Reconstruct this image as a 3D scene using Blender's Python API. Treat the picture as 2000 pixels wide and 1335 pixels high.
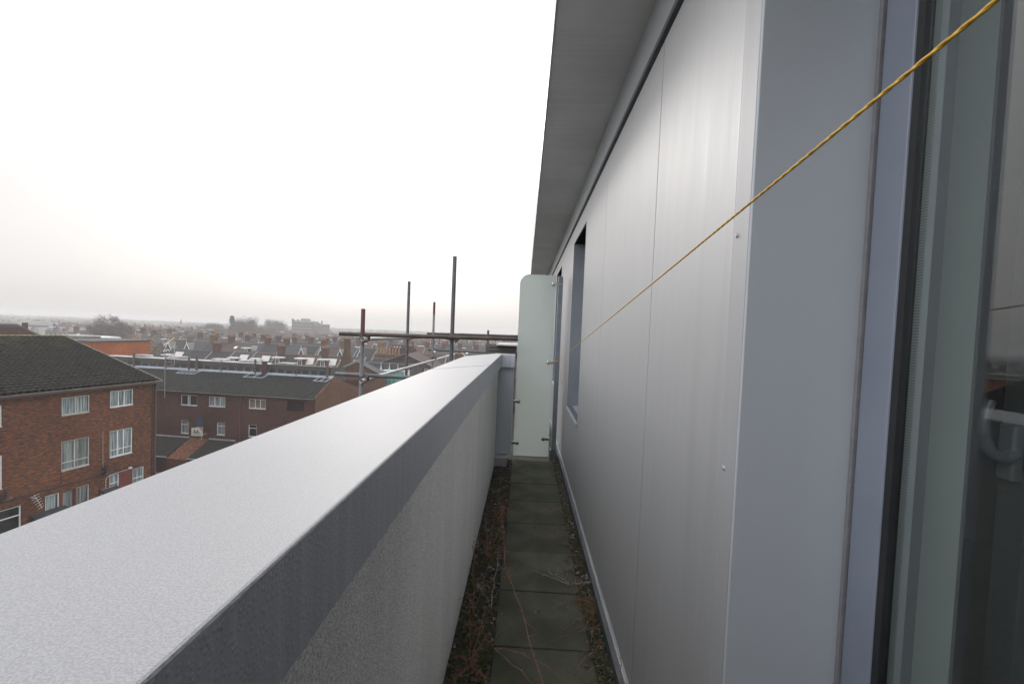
import bpy, bmesh, math, random
from mathutils import Vector, Matrix

for _o in list(bpy.data.objects):
    bpy.data.objects.remove(_o)
SC = bpy.context.scene
COL = SC.collection
R = math.radians

# ------------------------------------------------------------------ camera
FPX, PPX, PPY, VPX, VPY, ROLL = 890.0, 1000.0, 682.0, 1026.0, 650.0, 0.042
_d = Vector((VPX - PPX, -(VPY - PPY), -FPX)).normalized()
_u = Vector((ROLL, 1, 0)); _u = (_u - _d * _u.dot(_d)).normalized()
_r = _d.cross(_u)
CAMP = Vector((0, 0, 1.4))
ROT = Matrix((_r, _d, _u))                     # camera space -> world space
cam = bpy.data.cameras.new('camera'); camo = bpy.data.objects.new('camera', cam); COL.objects.link(camo)
cam.sensor_width = 36; cam.sensor_fit = 'HORIZONTAL'; cam.lens = 36 * FPX / 2000
cam.shift_y = (PPY - 667.5) / 2000
cam.clip_start = 0.03; cam.clip_end = 12000
camo.matrix_world = Matrix.Translation(CAMP) @ ROT.to_4x4()
SC.camera = camo

# ------------------------------------------------------------------ sky, sun, exposure
SUN_AZ, SUN_EL = R(-17), R(25)                 # azimuth from +Y, to the left of the terrace
SUND = Vector((math.sin(SUN_AZ) * math.cos(SUN_EL), math.cos(SUN_AZ) * math.cos(SUN_EL), math.sin(SUN_EL)))
W = bpy.data.worlds.new('World'); SC.world = W; W.use_nodes = True
nt = W.node_tree; nt.nodes.clear()
def N(t, kind, **kw):
    n = t.nodes.new(kind)
    for k, v in kw.items():
        if k.startswith('i_'):
            n.inputs[k[2:].replace('_', ' ')].default_value = v
        else:
            setattr(n, k, v)
    return n
def math_n(t, op, a, b=None):
    n = t.nodes.new('ShaderNodeMath'); n.operation = op
    for i, s in enumerate((a, b)):
        if s is None: continue
        if isinstance(s, (int, float)): n.inputs[i].default_value = s
        else: t.links.new(s, n.inputs[i])
    return n.outputs[0]
def ramp_n(t, fac, stops):
    n = t.nodes.new('ShaderNodeValToRGB'); e = n.color_ramp.elements
    while len(e) < len(stops): e.new(0.5)
    for q, (p, c) in zip(e, stops):
        q.position = p; q.color = (c[0], c[1], c[2], 1) if not isinstance(c, (int, float)) else (c, c, c, 1)
    t.links.new(fac, n.inputs[0]); return n.outputs[0]
wout = N(nt, 'ShaderNodeOutputWorld')
tc = N(nt, 'ShaderNodeTexCoord')
dot = N(nt, 'ShaderNodeVectorMath', operation='DOT_PRODUCT'); dot.inputs[1].default_value = SUND
nt.links.new(tc.outputs['Generated'], dot.inputs[0])
half = math_n(nt, 'MULTIPLY', math_n(nt, 'ADD', dot.outputs['Value'], 1.0), 0.5)
glow = ramp_n(nt, half, [(0.0, (1.15, 1.19, 1.26)), (0.45, (1.9, 1.92, 1.98)), (0.70, (2.0, 2.0, 2.02)), (0.80, (1.2, 1.19, 1.19)), (0.85, (0.90, 0.885, 0.88)), (0.955, (1.04, 1.02, 1.0)), (1.0, (1.2, 1.17, 1.14))])
sep = N(nt, 'ShaderNodeSeparateXYZ'); nt.links.new(tc.outputs['Generated'], sep.inputs[0])
elev = ramp_n(nt, sep.outputs[2], [(0.0, (0.80, 0.78, 0.77)), (0.06, (0.88, 0.865, 0.86)), (0.30, (1.03, 1.03, 1.04)), (0.55, (1.25, 1.26, 1.28)), (1.0, (1.6, 1.62, 1.66))])
cl = N(nt, 'ShaderNodeTexNoise', i_Scale=2.2, i_Detail=4.0, i_Roughness=0.5); nt.links.new(tc.outputs['Generated'], cl.inputs['Vector'])
clr = ramp_n(nt, cl.outputs[0], [(0.3, 0.95), (0.7, 1.05)])
m1 = N(nt, 'ShaderNodeMix', data_type='RGBA', blend_type='MULTIPLY'); m1.inputs['Factor'].default_value = 1
nt.links.new(glow, m1.inputs['A']); nt.links.new(elev, m1.inputs['B'])
m2 = N(nt, 'ShaderNodeMix', data_type='RGBA', blend_type='MULTIPLY'); m2.inputs['Factor'].default_value = 1
nt.links.new(m1.outputs['Result'], m2.inputs['A']); nt.links.new(clr, m2.inputs['B'])
bgo = N(nt, 'ShaderNodeBackground', i_Strength=0.95); nt.links.new(m2.outputs['Result'], bgo.inputs['Color'])
sky = N(nt, 'ShaderNodeTexSky', sky_type='NISHITA', sun_disc=False, sun_elevation=SUN_EL, sun_rotation=SUN_AZ, dust_density=6.0, air_density=1.0)
hs = N(nt, 'ShaderNodeHueSaturation', i_Saturation=0.35); nt.links.new(sky.outputs[0], hs.inputs['Color'])
bgs = N(nt, 'ShaderNodeBackground', i_Strength=0.012); nt.links.new(hs.outputs[0], bgs.inputs['Color'])
addw = N(nt, 'ShaderNodeAddShader'); nt.links.new(bgo.outputs[0], addw.inputs[0]); nt.links.new(bgs.outputs[0], addw.inputs[1])
nt.links.new(addw.outputs[0], wout.inputs['Surface'])

sun = bpy.data.lights.new('sun', 'SUN'); sun.energy = 0.6; sun.angle = R(14); sun.color = (1, 0.95, 0.88)
suno = bpy.data.objects.new('sun', sun); COL.objects.link(suno)
suno.rotation_euler = SUND.to_track_quat('Z', 'Y').to_euler(); suno.location = SUND * 60
SC.view_settings.view_transform = 'Standard'; SC.view_settings.look = 'None'
SC.view_settings.exposure = 0.0; SC.view_settings.gamma = 1.0
SC.cycles.max_bounces = 8; SC.cycles.transparent_max_bounces = 12; SC.cycles.volume_bounces = 1
SC.cycles.caustics_reflective = True; SC.cycles.caustics_refractive = True; SC.cycles.blur_glossy = 0.5
SC.cycles.sample_clamp_indirect = 4

# ------------------------------------------------------------------ helpers
class MB:
    """collects simple shapes into one mesh"""
    def __init__(s): s.v = []; s.f = []; s.m = []
    def add(s, vs, fs, mi=0):
        o = len(s.v); s.v += [tuple(q) for q in vs]; s.f += [tuple(i + o for i in f) for f in fs]; s.m += [mi] * len(fs)
    def box(s, a, b, mi=0, skip=()):
        (x0, y0, z0), (x1, y1, z1) = a, b
        vs = [(x0,y0,z0),(x1,y0,z0),(x1,y1,z0),(x0,y1,z0),(x0,y0,z1),(x1,y0,z1),(x1,y1,z1),(x0,y1,z1)]
        fs = [(0,3,2,1),(4,5,6,7),(0,1,5,4),(1,2,6,5),(2,3,7,6),(3,0,4,7)]
        s.add(vs, [f for i, f in enumerate(fs) if i not in skip], mi)
    def obox(s, p, q, w, h, mi=0):
        """bar of section w x h from p to q"""
        p, q = Vector(p), Vector(q); d = (q - p).normalized()
        a = d.cross(Vector((0,0,1)))
        if a.length < 1e-4: a = Vector((1,0,0))
        a.normalize(); b = a.cross(d)
        vs = []
        for e in (p, q):
            for i, j in ((-1,-1),(1,-1),(1,1),(-1,1)): vs.append(e + a * (i*w/2) + b * (j*h/2))
        s.add(vs, [(0,1,2,3),(7,6,5,4),(0,4,5,1),(1,5,6,2),(2,6,7,3),(3,7,4,0)], mi)
    def tube(s, p, q, r, r2=None, n=10, mi=0, caps=True, hollow=False):
        p, q = Vector(p), Vector(q); r2 = r if r2 is None else r2
        d = (q - p).normalized(); a = d.orthogonal().normalized(); b = d.cross(a)
        vs = []
        for e, rr in ((p, r), (q, r2)):
            for i in range(n):
                t = 2*math.pi*i/n; vs.append(e + (a*math.cos(t) + b*math.sin(t))*rr)
        fs = [(i, (i+1)%n, n+(i+1)%n, n+i) for i in range(n)]
        if caps and not hollow: fs += [tuple(range(n-1,-1,-1)), tuple(range(n, 2*n))]
        s.add(vs, fs, mi)
        if hollow:
            for e, o in ((p, 1), (q, -1)):
                ring = [e + (a*math.cos(2*math.pi*i/n) + b*math.sin(2*math.pi*i/n))*r for i in range(n)]
                inn = [e + (a*math.cos(2*math.pi*i/n) + b*math.sin(2*math.pi*i/n))*r*0.84 for i in range(n)]
                dep = [v + d*(0.12*o) for v in inn]
                k = [(i, (i+1)%n, n+(i+1)%n, n+i) for i in range(n)] + [(n+i, n+(i+1)%n, 2*n+(i+1)%n, 2*n+i) for i in range(n)] + [tuple(range(2*n, 3*n))]
                s.add(ring + inn + dep, k, mi)
    def path(s, pts, r, n=6, mi=0, r2=None):
        for i in range(len(pts)-1):
            k0 = i/(len(pts)-1); k1 = (i+1)/(len(pts)-1); e = r if r2 is None else r2
            s.tube(pts[i], pts[i+1], r + (e-r)*k0, r + (e-r)*k1, n, mi)
    def prism(s, poly, z0, z1, mi=0):
        n = len(poly); vs = [(x, y, z0) for x, y in poly] + [(x, y, z1) for x, y in poly]
        s.add(vs, [tuple(range(n-1,-1,-1)), tuple(range(n, 2*n))] + [(i, (i+1)%n, n+(i+1)%n, n+i) for i in range(n)], mi)
    def slab(s, quad, t, mi=0):
        """thick sheet: quad (ccw seen from above) pushed down by t along its normal"""
        q = [Vector(v) for v in quad]; nn = (q[1]-q[0]).cross(q[2]-q[0]).normalized()
        vs = q + [v - nn*t for v in q]; n = len(q)
        s.add(vs, [tuple(range(n)), tuple(range(2*n-1, n-1, -1))] + [(i, n+i, n+(i+1)%n, (i+1)%n) for i in range(n)], mi)
    def wall(s, x0, x1, z0, z1, y, holes, depth=0.1, mi=0):
        """wall sheet at y facing -y with rectangular openings and their reveals"""
        xs = sorted({x0, x1, *[h[0] for h in holes], *[h[1] for h in holes]}); zs = sorted({z0, z1, *[h[2] for h in holes], *[h[3] for h in holes]})
        for i in range(len(xs)-1):
            for j in range(len(zs)-1):
                cx, cz = (xs[i]+xs[i+1])/2, (zs[j]+zs[j+1])/2
                if any(h[0] < cx < h[1] and h[2] < cz < h[3] for h in holes): continue
                s.add([(xs[i],y,zs[j]),(xs[i+1],y,zs[j]),(xs[i+1],y,zs[j+1]),(xs[i],y,zs[j+1])], [(0,1,2,3)], mi)
        for a, b, c, d in holes:
            e = y + depth
            s.add([(a,y,c),(b,y,c),(b,y,d),(a,y,d),(a,e,c),(b,e,c),(b,e,d),(a,e,d)], [(0,4,5,1),(1,5,6,2),(2,6,7,3),(3,7,4,0)], mi)
    def mesh(s, name, mats, smooth=False, merge=False):
        me = bpy.data.meshes.new(name); me.from_pydata(s.v, [], s.f)
        for m in (mats if isinstance(mats, (list, tuple)) else [mats]): me.materials.append(m)
        me.polygons.foreach_set('material_index', s.m)
        if smooth: me.polygons.foreach_set('use_smooth', [True]*len(s.f))
        me.update(); return me
    def build(s, name, mats, parent=None, smooth=False, bevel=0, loc=None):
        o = bpy.data.objects.new(name, s.mesh(name, mats, smooth)); COL.objects.link(o)
        if parent: o.parent = parent
        if loc: o.location = loc
        if bevel:
            b = o.modifiers.new('bevel', 'BEVEL'); b.width = bevel; b.segments = 2; b.limit_method = 'ANGLE'; b.angle_limit = R(40)
        return o
def tag(o, label=None, cat=None, group=None, kind=None):
    for k, v in (('label', label), ('category', cat), ('group', group), ('kind', kind)):
        if v: o[k] = v
    return o
def empty(name, loc, label, cat, group=None, rz=0):
    o = bpy.data.objects.new(name, None); COL.objects.link(o); o.location = loc; o.rotation_euler = (0, 0, rz); o.empty_display_size = 0.3
    return tag(o, label, cat, group)
def kids(o): return list(o.children)
def copy_tree(o, parent=None):
    c = o.copy(); COL.objects.link(c)
    if parent: c.parent = parent; c.matrix_parent_inverse = o.matrix_parent_inverse
    for ch in kids(o): copy_tree(ch, c)
    return c

# ------------------------------------------------------------------ materials
def new_mat(name):
    m = bpy.data.materials.new(name); m.use_nodes = True; t = m.node_tree
    return m, t, t.nodes['Principled BSDF']
def coords(t, scale=(1,1,1), kind='Object'):
    c = N(t, 'ShaderNodeTexCoord'); mp = N(t, 'ShaderNodeMapping'); mp.inputs['Scale'].default_value = scale
    t.links.new(c.outputs[kind], mp.inputs['Vector']); return mp.outputs[0]
def noise(t, vec, scale, detail=4, rough=0.55):
    n = N(t, 'ShaderNodeTexNoise', i_Scale=scale, i_Detail=detail, i_Roughness=rough); t.links.new(vec, n.inputs['Vector']); return n.outputs[0]
def mixc(t, fac, a, b, mode='MIX'):
    m = N(t, 'ShaderNodeMix', data_type='RGBA', blend_type=mode)
    if isinstance(fac, (int, float)): m.inputs['Factor'].default_value = fac
    else: t.links.new(fac, m.inputs['Factor'])
    for k, c in (('A', a), ('B', b)):
        if isinstance(c, (tuple, list)): m.inputs[k].default_value = (*c[:3], 1)
        else: t.links.new(c, m.inputs[k])
    return m.outputs['Result']
def bump(t, b, h, strength, dist, prev=None):
    n = N(t, 'ShaderNodeBump', i_Strength=strength, i_Distance=dist); t.links.new(h, n.inputs['Height'])
    if prev: t.links.new(prev, n.inputs['Normal'])
    t.links.new(n.outputs[0], b.inputs['Normal']); return n.outputs[0]
def plain(name, c1, c2=None, rough=0.6, metal=0.0, scale=8.0, stretch=(1,1,1), bmp=0, bscale=60, lo=0.35, hi=0.65, spec=0.5):
    m, t, b = new_mat(name)
    b.inputs['Roughness'].default_value = rough; b.inputs['Metallic'].default_value = metal; b.inputs['Specular IOR Level'].default_value = spec
    c2 = c2 or tuple(x*0.75 for x in c1)
    v = coords(t, stretch)
    f = ramp_n(t, noise(t, v, scale), [(lo, 0.0), (hi, 1.0)])
    t.links.new(mixc(t, f, c1, c2), b.inputs['Base Color'])
    if bmp: bump(t, b, noise(t, coords(t), bscale, 3), bmp, 0.01)
    return m
def wallvec(t):
    """(along wall, height) coordinates for upright faces of any heading"""
    c = N(t, 'ShaderNodeTexCoord'); s = N(t, 'ShaderNodeSeparateXYZ'); t.links.new(c.outputs['Object'], s.inputs[0])
    a = math_n(t, 'ADD', s.outputs[0], s.outputs[1]); k = N(t, 'ShaderNodeCombineXYZ')
    t.links.new(a, k.inputs[0]); t.links.new(s.outputs[2], k.inputs[1]); return k.outputs[0]
def brick(name, c1, c2, mortar, patch, bw=0.225, bh=0.075):
    m, t, b = new_mat(name); b.inputs['Roughness'].default_value = 0.9; b.inputs['Specular IOR Level'].default_value = 0.2
    v = wallvec(t)
    bt = N(t, 'ShaderNodeTexBrick', i_Scale=1.0, i_Mortar_Size=0.006, i_Bias=0.0, i_Brick_Width=bw, i_Row_Height=bh)
    bt.inputs['Color1'].default_value = (*c1, 1); bt.inputs['Color2'].default_value = (*c2, 1); bt.inputs['Mortar'].default_value = (*mortar, 1)
    t.links.new(v, bt.inputs['Vector'])
    mp = N(t, 'ShaderNodeMapping'); mp.inputs['Scale'].default_value = (1.6, 4.6, 1); t.links.new(v, mp.inputs['Vector'])
    f = ramp_n(t, noise(t, mp.outputs[0], 1.9, 9, 0.82), [(0.50, 0.0), (0.62, 1.0)])
    c = mixc(t, f, bt.outputs['Color'], patch)
    g = ramp_n(t, noise(t, v, 0.35, 5, 0.6), [(0.3, 0.62), (0.7, 1.1)])
    c = mixc(t, 1.0, c, g, 'MULTIPLY')
    mp2 = N(t, 'ShaderNodeMapping'); mp2.inputs['Scale'].default_value = (4.4, 13.3, 1); t.links.new(v, mp2.inputs['Vector'])
    g2 = ramp_n(t, noise(t, mp2.outputs[0], 1.0, 2, 0.6), [(0.32, 0.6), (0.68, 1.3)])
    t.links.new(mixc(t, 1.0, c, g2, 'MULTIPLY'), b.inputs['Base Color'])
    return m
def tiles(name, c1, c2, moss, rowh=0.33, colw=0.3, mossy=0.5, ridge=None):
    m, t, b = new_mat(name); b.inputs['Roughness'].default_value = 0.85; b.inputs['Specular IOR Level'].default_value = 0.25
    v = coords(t)
    bt = N(t, 'ShaderNodeTexBrick', i_Scale=1.0, i_Mortar_Size=0.012, i_Brick_Width=colw, i_Row_Height=rowh)
    bt.inputs['Color1'].default_value = (*c1, 1); bt.inputs['Color2'].default_value = (*c2, 1); bt.inputs['Mortar'].default_value = (*[x*0.4 for x in c1], 1)
    t.links.new(v, bt.inputs['Vector'])
    f = ramp_n(t, noise(t, v, 0.9, 7, 0.7), [(0.62 - 0.25*mossy, 0.0), (0.80 - 0.2*mossy, 1.0)])
    if ridge:
        sp = N(t, 'ShaderNodeSeparateXYZ'); t.links.new(v, sp.inputs[0]); mr = N(t, 'ShaderNodeMapRange'); t.links.new(sp.outputs[2], mr.inputs[0])
        mr.inputs[1].default_value, mr.inputs[2].default_value = ridge; mr.inputs[3].default_value = 0.10; f = math_n(t, 'MULTIPLY', f, mr.outputs[0])
    g = ramp_n(t, noise(t, v, 5.0, 4, 0.7), [(0.3, 0.55), (0.75, 1.5)])
    t.links.new(mixc(t, 1.0, mixc(t, f, bt.outputs['Color'], moss), g, 'MULTIPLY'), b.inputs['Base Color'])
    return m
def glass(name, tint, refl=1.0, rough=0.02):
    m, t, b = new_mat(name); t.nodes.remove(b); out = t.nodes['Material Output']
    tr = N(t, 'ShaderNodeBsdfTransparent'); tr.inputs['Color'].default_value = (*tint, 1)
    gl = N(t, 'ShaderNodeBsdfGlossy', i_Roughness=rough); gl.inputs['Color'].default_value = (0.95, 0.97, 1.0, 1)
    ge = N(t, 'ShaderNodeNewGeometry'); dp = N(t, 'ShaderNodeVectorMath', operation='DOT_PRODUCT'); t.links.new(ge.outputs['Incoming'], dp.inputs[0]); t.links.new(ge.outputs['Normal'], dp.inputs[1])
    fac = math_n(t, 'POWER', math_n(t, 'SUBTRACT', 1.0, math_n(t, 'ABSOLUTE', dp.outputs['Value'])), 5.0)
    fr = math_n(t, 'MINIMUM', math_n(t, 'MULTIPLY', math_n(t, 'ADD', math_n(t, 'MULTIPLY', fac, 0.95), 0.045), refl), 1.0)
    mx = N(t, 'ShaderNodeMixShader'); t.links.new(fr, mx.inputs[0])
    t.links.new(tr.outputs[0], mx.inputs[1]); t.links.new(gl.outputs[0], mx.inputs[2]); t.links.new(mx.outputs[0], out.inputs['Surface'])
    return m

def cladding(name, base, metal, streak=1.0, rough=0.46):
    m, t, b = new_mat(name); b.inputs['Metallic'].default_value = metal
    s1 = noise(t, coords(t, (22, 22, 1.3)), 1.0, 6, 0.65); s2 = noise(t, coords(t, (110, 110, 3.0)), 1.0, 4, 0.65); blot = noise(t, coords(t), 1.6, 5, 0.6)
    run = ramp_n(t, noise(t, coords(t, (9, 9, 0.45)), 1.0, 3, 0.5), [(0.56, 0.0), (0.70, 1.0)])
    k = math_n(t, 'ADD', math_n(t, 'MULTIPLY', s1, 0.4), math_n(t, 'MULTIPLY', s2, 0.6))
    f = ramp_n(t, k, [(0.36, 0.0), (0.64, 1.0)])
    a = mixc(t, math_n(t, 'MULTIPLY', f, 0.34*streak), base, tuple(x*0.66 for x in base))
    a = mixc(t, math_n(t, 'MULTIPLY', run, 0.20*streak), a, (base[0]*0.62, base[1]*0.62, base[2]*0.62))
    a = mixc(t, math_n(t, 'MULTIPLY', ramp_n(t, blot, [(0.45, 0.0), (0.75, 1.0)]), 0.25*streak), a, (base[0]*1.2, base[1]*1.18, base[2]*1.14))
    t.links.new(a, b.inputs['Base Color'])
    r = math_n(t, 'ADD', math_n(t, 'MULTIPLY', k, 0.22*streak), rough - 0.11*streak)
    t.links.new(math_n(t, 'SUBTRACT', r, math_n(t, 'MULTIPLY', run, 0.05*streak)), b.inputs['Roughness'])
    vd = N(t, 'ShaderNodeTexVoronoi', i_Scale=150.0); t.links.new(coords(t, (1, 1, 0.5)), vd.inputs['Vector'])
    dr = ramp_n(t, vd.outputs['Distance'], [(0.05, 1.0), (0.30, 0.0)])
    p = bump(t, b, dr, 0.16*streak + 0.01, 0.002)
    bump(t, b, noise(t, coords(t, (1, 1, 0.25)), 2.3, 2), 0.06, 0.02, p)
    return m
M = {}
M['clad'] = cladding('cladding_aluminium', (0.435, 0.44, 0.452), 0.62, 0.5, 0.54)
M['clad_smooth'] = cladding('cladding_dry', (0.45, 0.475, 0.505), 0.25, 0.12)
M['clad_fold'] = cladding('cladding_fold', (0.38, 0.385, 0.40), 0.5, 0.3, 0.55)
M['reveal_metal'] = plain('reveal_metal', (0.25, 0.27, 0.30), (0.225, 0.245, 0.275), 0.5, 0.2, 4)
M['trim'] = plain('trim_metal', (0.42, 0.43, 0.45), (0.34, 0.35, 0.37), 0.4, 0.4, 6)
M['trim_dark'] = plain('trim_dark', (0.10, 0.105, 0.115), None, 0.5, 0.3, 6)
M['shadowgap'] = plain('joint_gap', (0.10, 0.11, 0.13), None, 0.7)
M['soffit'] = None
def soffit_mat():
    m, t, b = new_mat('soffit_board'); b.inputs['Roughness'].default_value = 0.75
    f = ramp_n(t, noise(t, coords(t, (1.2, 42, 1)), 1.0, 6, 0.7), [(0.35, 0.0), (0.68, 1.0)])
    g = ramp_n(t, noise(t, coords(t, (0.8, 0.5, 1)), 2.0, 4), [(0.3, 0.82), (0.7, 1.08)])
    c = mixc(t, f, (0.65, 0.655, 0.655), (0.585, 0.59, 0.595))
    t.links.new(mixc(t, 1.0, c, g, 'MULTIPLY'), b.inputs['Base Color']); return m
M['soffit'] = soffit_mat()
def coping_mat():
    m, t, b = new_mat('coping_metal'); b.inputs['Metallic'].default_value = 0.15
    v = coords(t)
    n1 = noise(t, v, 520, 2, 0.6); n2 = noise(t, v, 3.0, 4, 0.5)
    c = mixc(t, ramp_n(t, n1, [(0.38, 0.0), (0.62, 1.0)]), (0.285, 0.288, 0.304), (0.385, 0.385, 0.395)); b.inputs['Specular IOR Level'].default_value = 0.35
    c = mixc(t, 1.0, c, ramp_n(t, n2, [(0.3, 0.97), (0.7, 1.03)]), 'MULTIPLY')
    t.links.new(c, b.inputs['Base Color'])
    t.links.new(math_n(t, 'ADD', math_n(t, 'MULTIPLY', n1, 0.3), 0.38), b.inputs['Roughness'])
    vd = N(t, 'ShaderNodeTexVoronoi', i_Scale=420.0); t.links.new(v, vd.inputs['Vector'])
    dr = ramp_n(t, vd.outputs['Distance'], [(0.08, 1.0), (0.45, 0.0)])
    p = bump(t, b, dr, 0.16, 0.0012)
    bump(t, b, n1, 0.14, 0.0012, p); return m
M['coping'] = coping_mat()
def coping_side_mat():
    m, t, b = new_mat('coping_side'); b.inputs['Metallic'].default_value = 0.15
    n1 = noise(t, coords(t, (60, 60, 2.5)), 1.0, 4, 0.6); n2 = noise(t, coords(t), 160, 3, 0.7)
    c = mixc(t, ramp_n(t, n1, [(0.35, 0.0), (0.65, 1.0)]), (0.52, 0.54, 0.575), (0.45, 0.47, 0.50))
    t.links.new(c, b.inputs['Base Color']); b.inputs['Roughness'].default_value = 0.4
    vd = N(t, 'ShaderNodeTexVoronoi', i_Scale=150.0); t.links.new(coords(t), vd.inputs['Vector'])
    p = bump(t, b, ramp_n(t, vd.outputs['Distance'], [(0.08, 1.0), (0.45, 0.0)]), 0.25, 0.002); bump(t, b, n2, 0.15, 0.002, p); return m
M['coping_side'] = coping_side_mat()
def render_mat():
    m, t, b = new_mat('wall_render'); b.inputs['Roughness'].default_value = 0.95; b.inputs['Specular IOR Level'].default_value = 0.15
    v = coords(t); n1 = noise(t, v, 210, 3, 0.75)
    c = mixc(t, ramp_n(t, n1, [(0.40, 0.0), (0.58, 1.0)]), (0.60, 0.595, 0.57), (0.92, 0.91, 0.88))
    st = ramp_n(t, noise(t, coords(t, (5, 5, 0.5)), 1.0, 5, 0.6), [(0.3, 0.90), (0.62, 1.03)])
    t.links.new(mixc(t, 1.0, c, st, 'MULTIPLY'), b.inputs['Base Color'])
    bump(t, b, n1, 0.8, 0.005); return m
M['render'] = render_mat()
def slab_mat():
    m, t, b = new_mat('paving_concrete'); b.inputs['Roughness'].default_value = 0.85
    v = coords(t); n1 = noise(t, v, 4.5, 6, 0.65); n2 = noise(t, v, 130, 3, 0.7)
    geo = N(t, 'ShaderNodeObjectInfo')
    c = mixc(t, ramp_n(t, n1, [(0.35, 0.0), (0.7, 1.0)]), (0.074, 0.072, 0.052), (0.024, 0.027, 0.015))
    c = mixc(t, math_n(t, 'MULTIPLY', ramp_n(t, noise(t, v, 3.2, 6), [(0.50, 0.0), (0.66, 1.0)]), 0.7), c, (0.026, 0.034, 0.011))
    c = mixc(t, 1.0, c, ramp_n(t, geo.outputs['Random'], [(0.0, 0.88), (1.0, 1.12)]), 'MULTIPLY')
    c = mixc(t, 1.0, c, ramp_n(t, n2, [(0.3, 0.86), (0.7, 1.1)]), 'MULTIPLY')
    t.links.new(c, b.inputs['Base Color']); bump(t, b, n2, 0.4, 0.003); return m
M['slab'] = slab_mat()
M['soil'] = plain('terrace_grit', (0.05, 0.043, 0.034), (0.028, 0.03, 0.018), 0.95, 0, 14, bmp=0.6, bscale=140)
def pebble_mat():
    m, t, b = new_mat('pebble'); b.inputs['Roughness'].default_value = 0.75
    g = N(t, 'ShaderNodeNewGeometry')
    c = ramp_n(t, g.outputs['Random Per Island'], [(0.0, (0.02, 0.018, 0.014)), (0.4, (0.045, 0.04, 0.032)), (0.8, (0.08, 0.072, 0.06)), (1.0, (0.22, 0.205, 0.18))])
    t.links.new(c, b.inputs['Base Color']); return m
M['pebble'] = pebble_mat()
def leafy(name, stops, rough=0.7, trans=0.0):
    m, t, b = new_mat(name); b.inputs['Roughness'].default_value = rough; b.inputs['Specular IOR Level'].default_value = 0.2
    g = N(t, 'ShaderNodeNewGeometry'); t.links.new(ramp_n(t, g.outputs['Random Per Island'], stops), b.inputs['Base Color']); return m
M['moss'] = leafy('moss_leaf', [(0.0, (0.022, 0.035, 0.012)), (0.6, (0.045, 0.07, 0.02)), (0.85, (0.075, 0.06, 0.03)), (1.0, (0.11, 0.055, 0.03))])
M['drystem'] = plain('dry_stem', (0.26, 0.13, 0.075), (0.15, 0.075, 0.05), 0.8, 0, 20)
M['drystem_pale'] = plain('dry_stem_pale', (0.30, 0.27, 0.22), (0.2, 0.17, 0.13), 0.8, 0, 20)
M['galv'] = plain('galvanised_tube', (0.115, 0.121, 0.126), (0.075, 0.08, 0.085), 0.55, 0.15, 9, bmp=0.1)
M['galv_light'] = plain('galvanised_pale', (0.46, 0.455, 0.44), (0.36, 0.36, 0.36), 0.45, 0.35, 9)
M['rusty'] = plain('rusty_tube', (0.085, 0.06, 0.05), (0.045, 0.035, 0.032), 0.7, 0.2, 7, bmp=0.25)
M['redpaint'] = plain('red_painted_tube', (0.12, 0.043, 0.04), (0.075, 0.04, 0.038), 0.6, 0.1, 12)
M['coupler'] = plain('coupler_steel', (0.075, 0.07, 0.066), (0.11, 0.085, 0.07), 0.65, 0.5, 30)
M['drop'] = plain('water_drop', (0.78, 0.79, 0.80), (0.7, 0.71, 0.72), 0.1)
M['postmetal'] = plain('post_metal', (0.20, 0.225, 0.25), (0.16, 0.18, 0.205), 0.45, 0.4, 8)
M['chrome'] = plain('clamp_steel', (0.62, 0.62, 0.63), (0.5, 0.5, 0.51), 0.2, 1.0, 5)
def frost():
    m, t, b = new_mat('frosted_glass'); out = t.nodes['Material Output']
    b.inputs['Base Color'].default_value = (0.47, 0.505, 0.493, 1); b.inputs['Roughness'].default_value = 0.35
    tl = N(t, 'ShaderNodeBsdfTranslucent'); tl.inputs['Color'].default_value = (0.76, 0.80, 0.785, 1)
    mx = N(t, 'ShaderNodeMixShader'); mx.inputs[0].default_value = 0.62
    t.links.new(b.outputs[0], mx.inputs[1]); t.links.new(tl.outputs[0], mx.inputs[2])
    rf = N(t, 'ShaderNodeBsdfRefraction', i_Roughness=0.42, i_IOR=1.08); rf.inputs['Color'].default_value = (0.90, 0.95, 0.93, 1)
    m2 = N(t, 'ShaderNodeMixShader'); m2.inputs[0].default_value = 0.25; t.links.new(mx.outputs[0], m2.inputs[1]); t.links.new(rf.outputs[0], m2.inputs[2])
    t.links.new(m2.outputs[0], out.inputs['Surface']); return m
M['frost'] = frost()
M['frost_edge'] = plain('polished_glass_edge', (0.62, 0.70, 0.66), (0.55, 0.64, 0.6), 0.15)
def rope_mat():
    m, t, b = new_mat('yellow_rope'); b.inputs['Roughness'].default_value = 0.6
    f = ramp_n(t, noise(t, coords(t), 220, 3), [(0.35, 0.0), (0.65, 1.0)])
    t.links.new(mixc(t, f, (0.62, 0.38, 0.035), (0.40, 0.225, 0.02)), b.inputs['Base Color']); return m
M['rope'] = rope_mat()
M['frame_blue'] = plain('door_frame_paint', (0.21, 0.235, 0.285), (0.19, 0.215, 0.265), 0.45, 0.1, 5)
M['seal'] = plain('sealant', (0.20, 0.20, 0.21), (0.17, 0.17, 0.18), 0.7, 0, 30, bmp=0.3)
M['gasket'] = plain('black_rubber', (0.012, 0.012, 0.014), (0.02, 0.02, 0.022), 0.5)
def spacer_mat():
    m, t, b = new_mat('glazing_spacer'); b.inputs['Roughness'].default_value = 0.4; b.inputs['Metallic'].default_value = 0.6
    w = N(t, 'ShaderNodeTexWave', wave_type='BANDS', bands_direction='Z', i_Scale=60.0); t.links.new(coords(t), w.inputs['Vector'])
    t.links.new(mixc(t, w.outputs['Fac'], (0.30, 0.32, 0.31), (0.12, 0.13, 0.13)), b.inputs['Base Color']); return m
M['spacer'] = spacer_mat()
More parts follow.
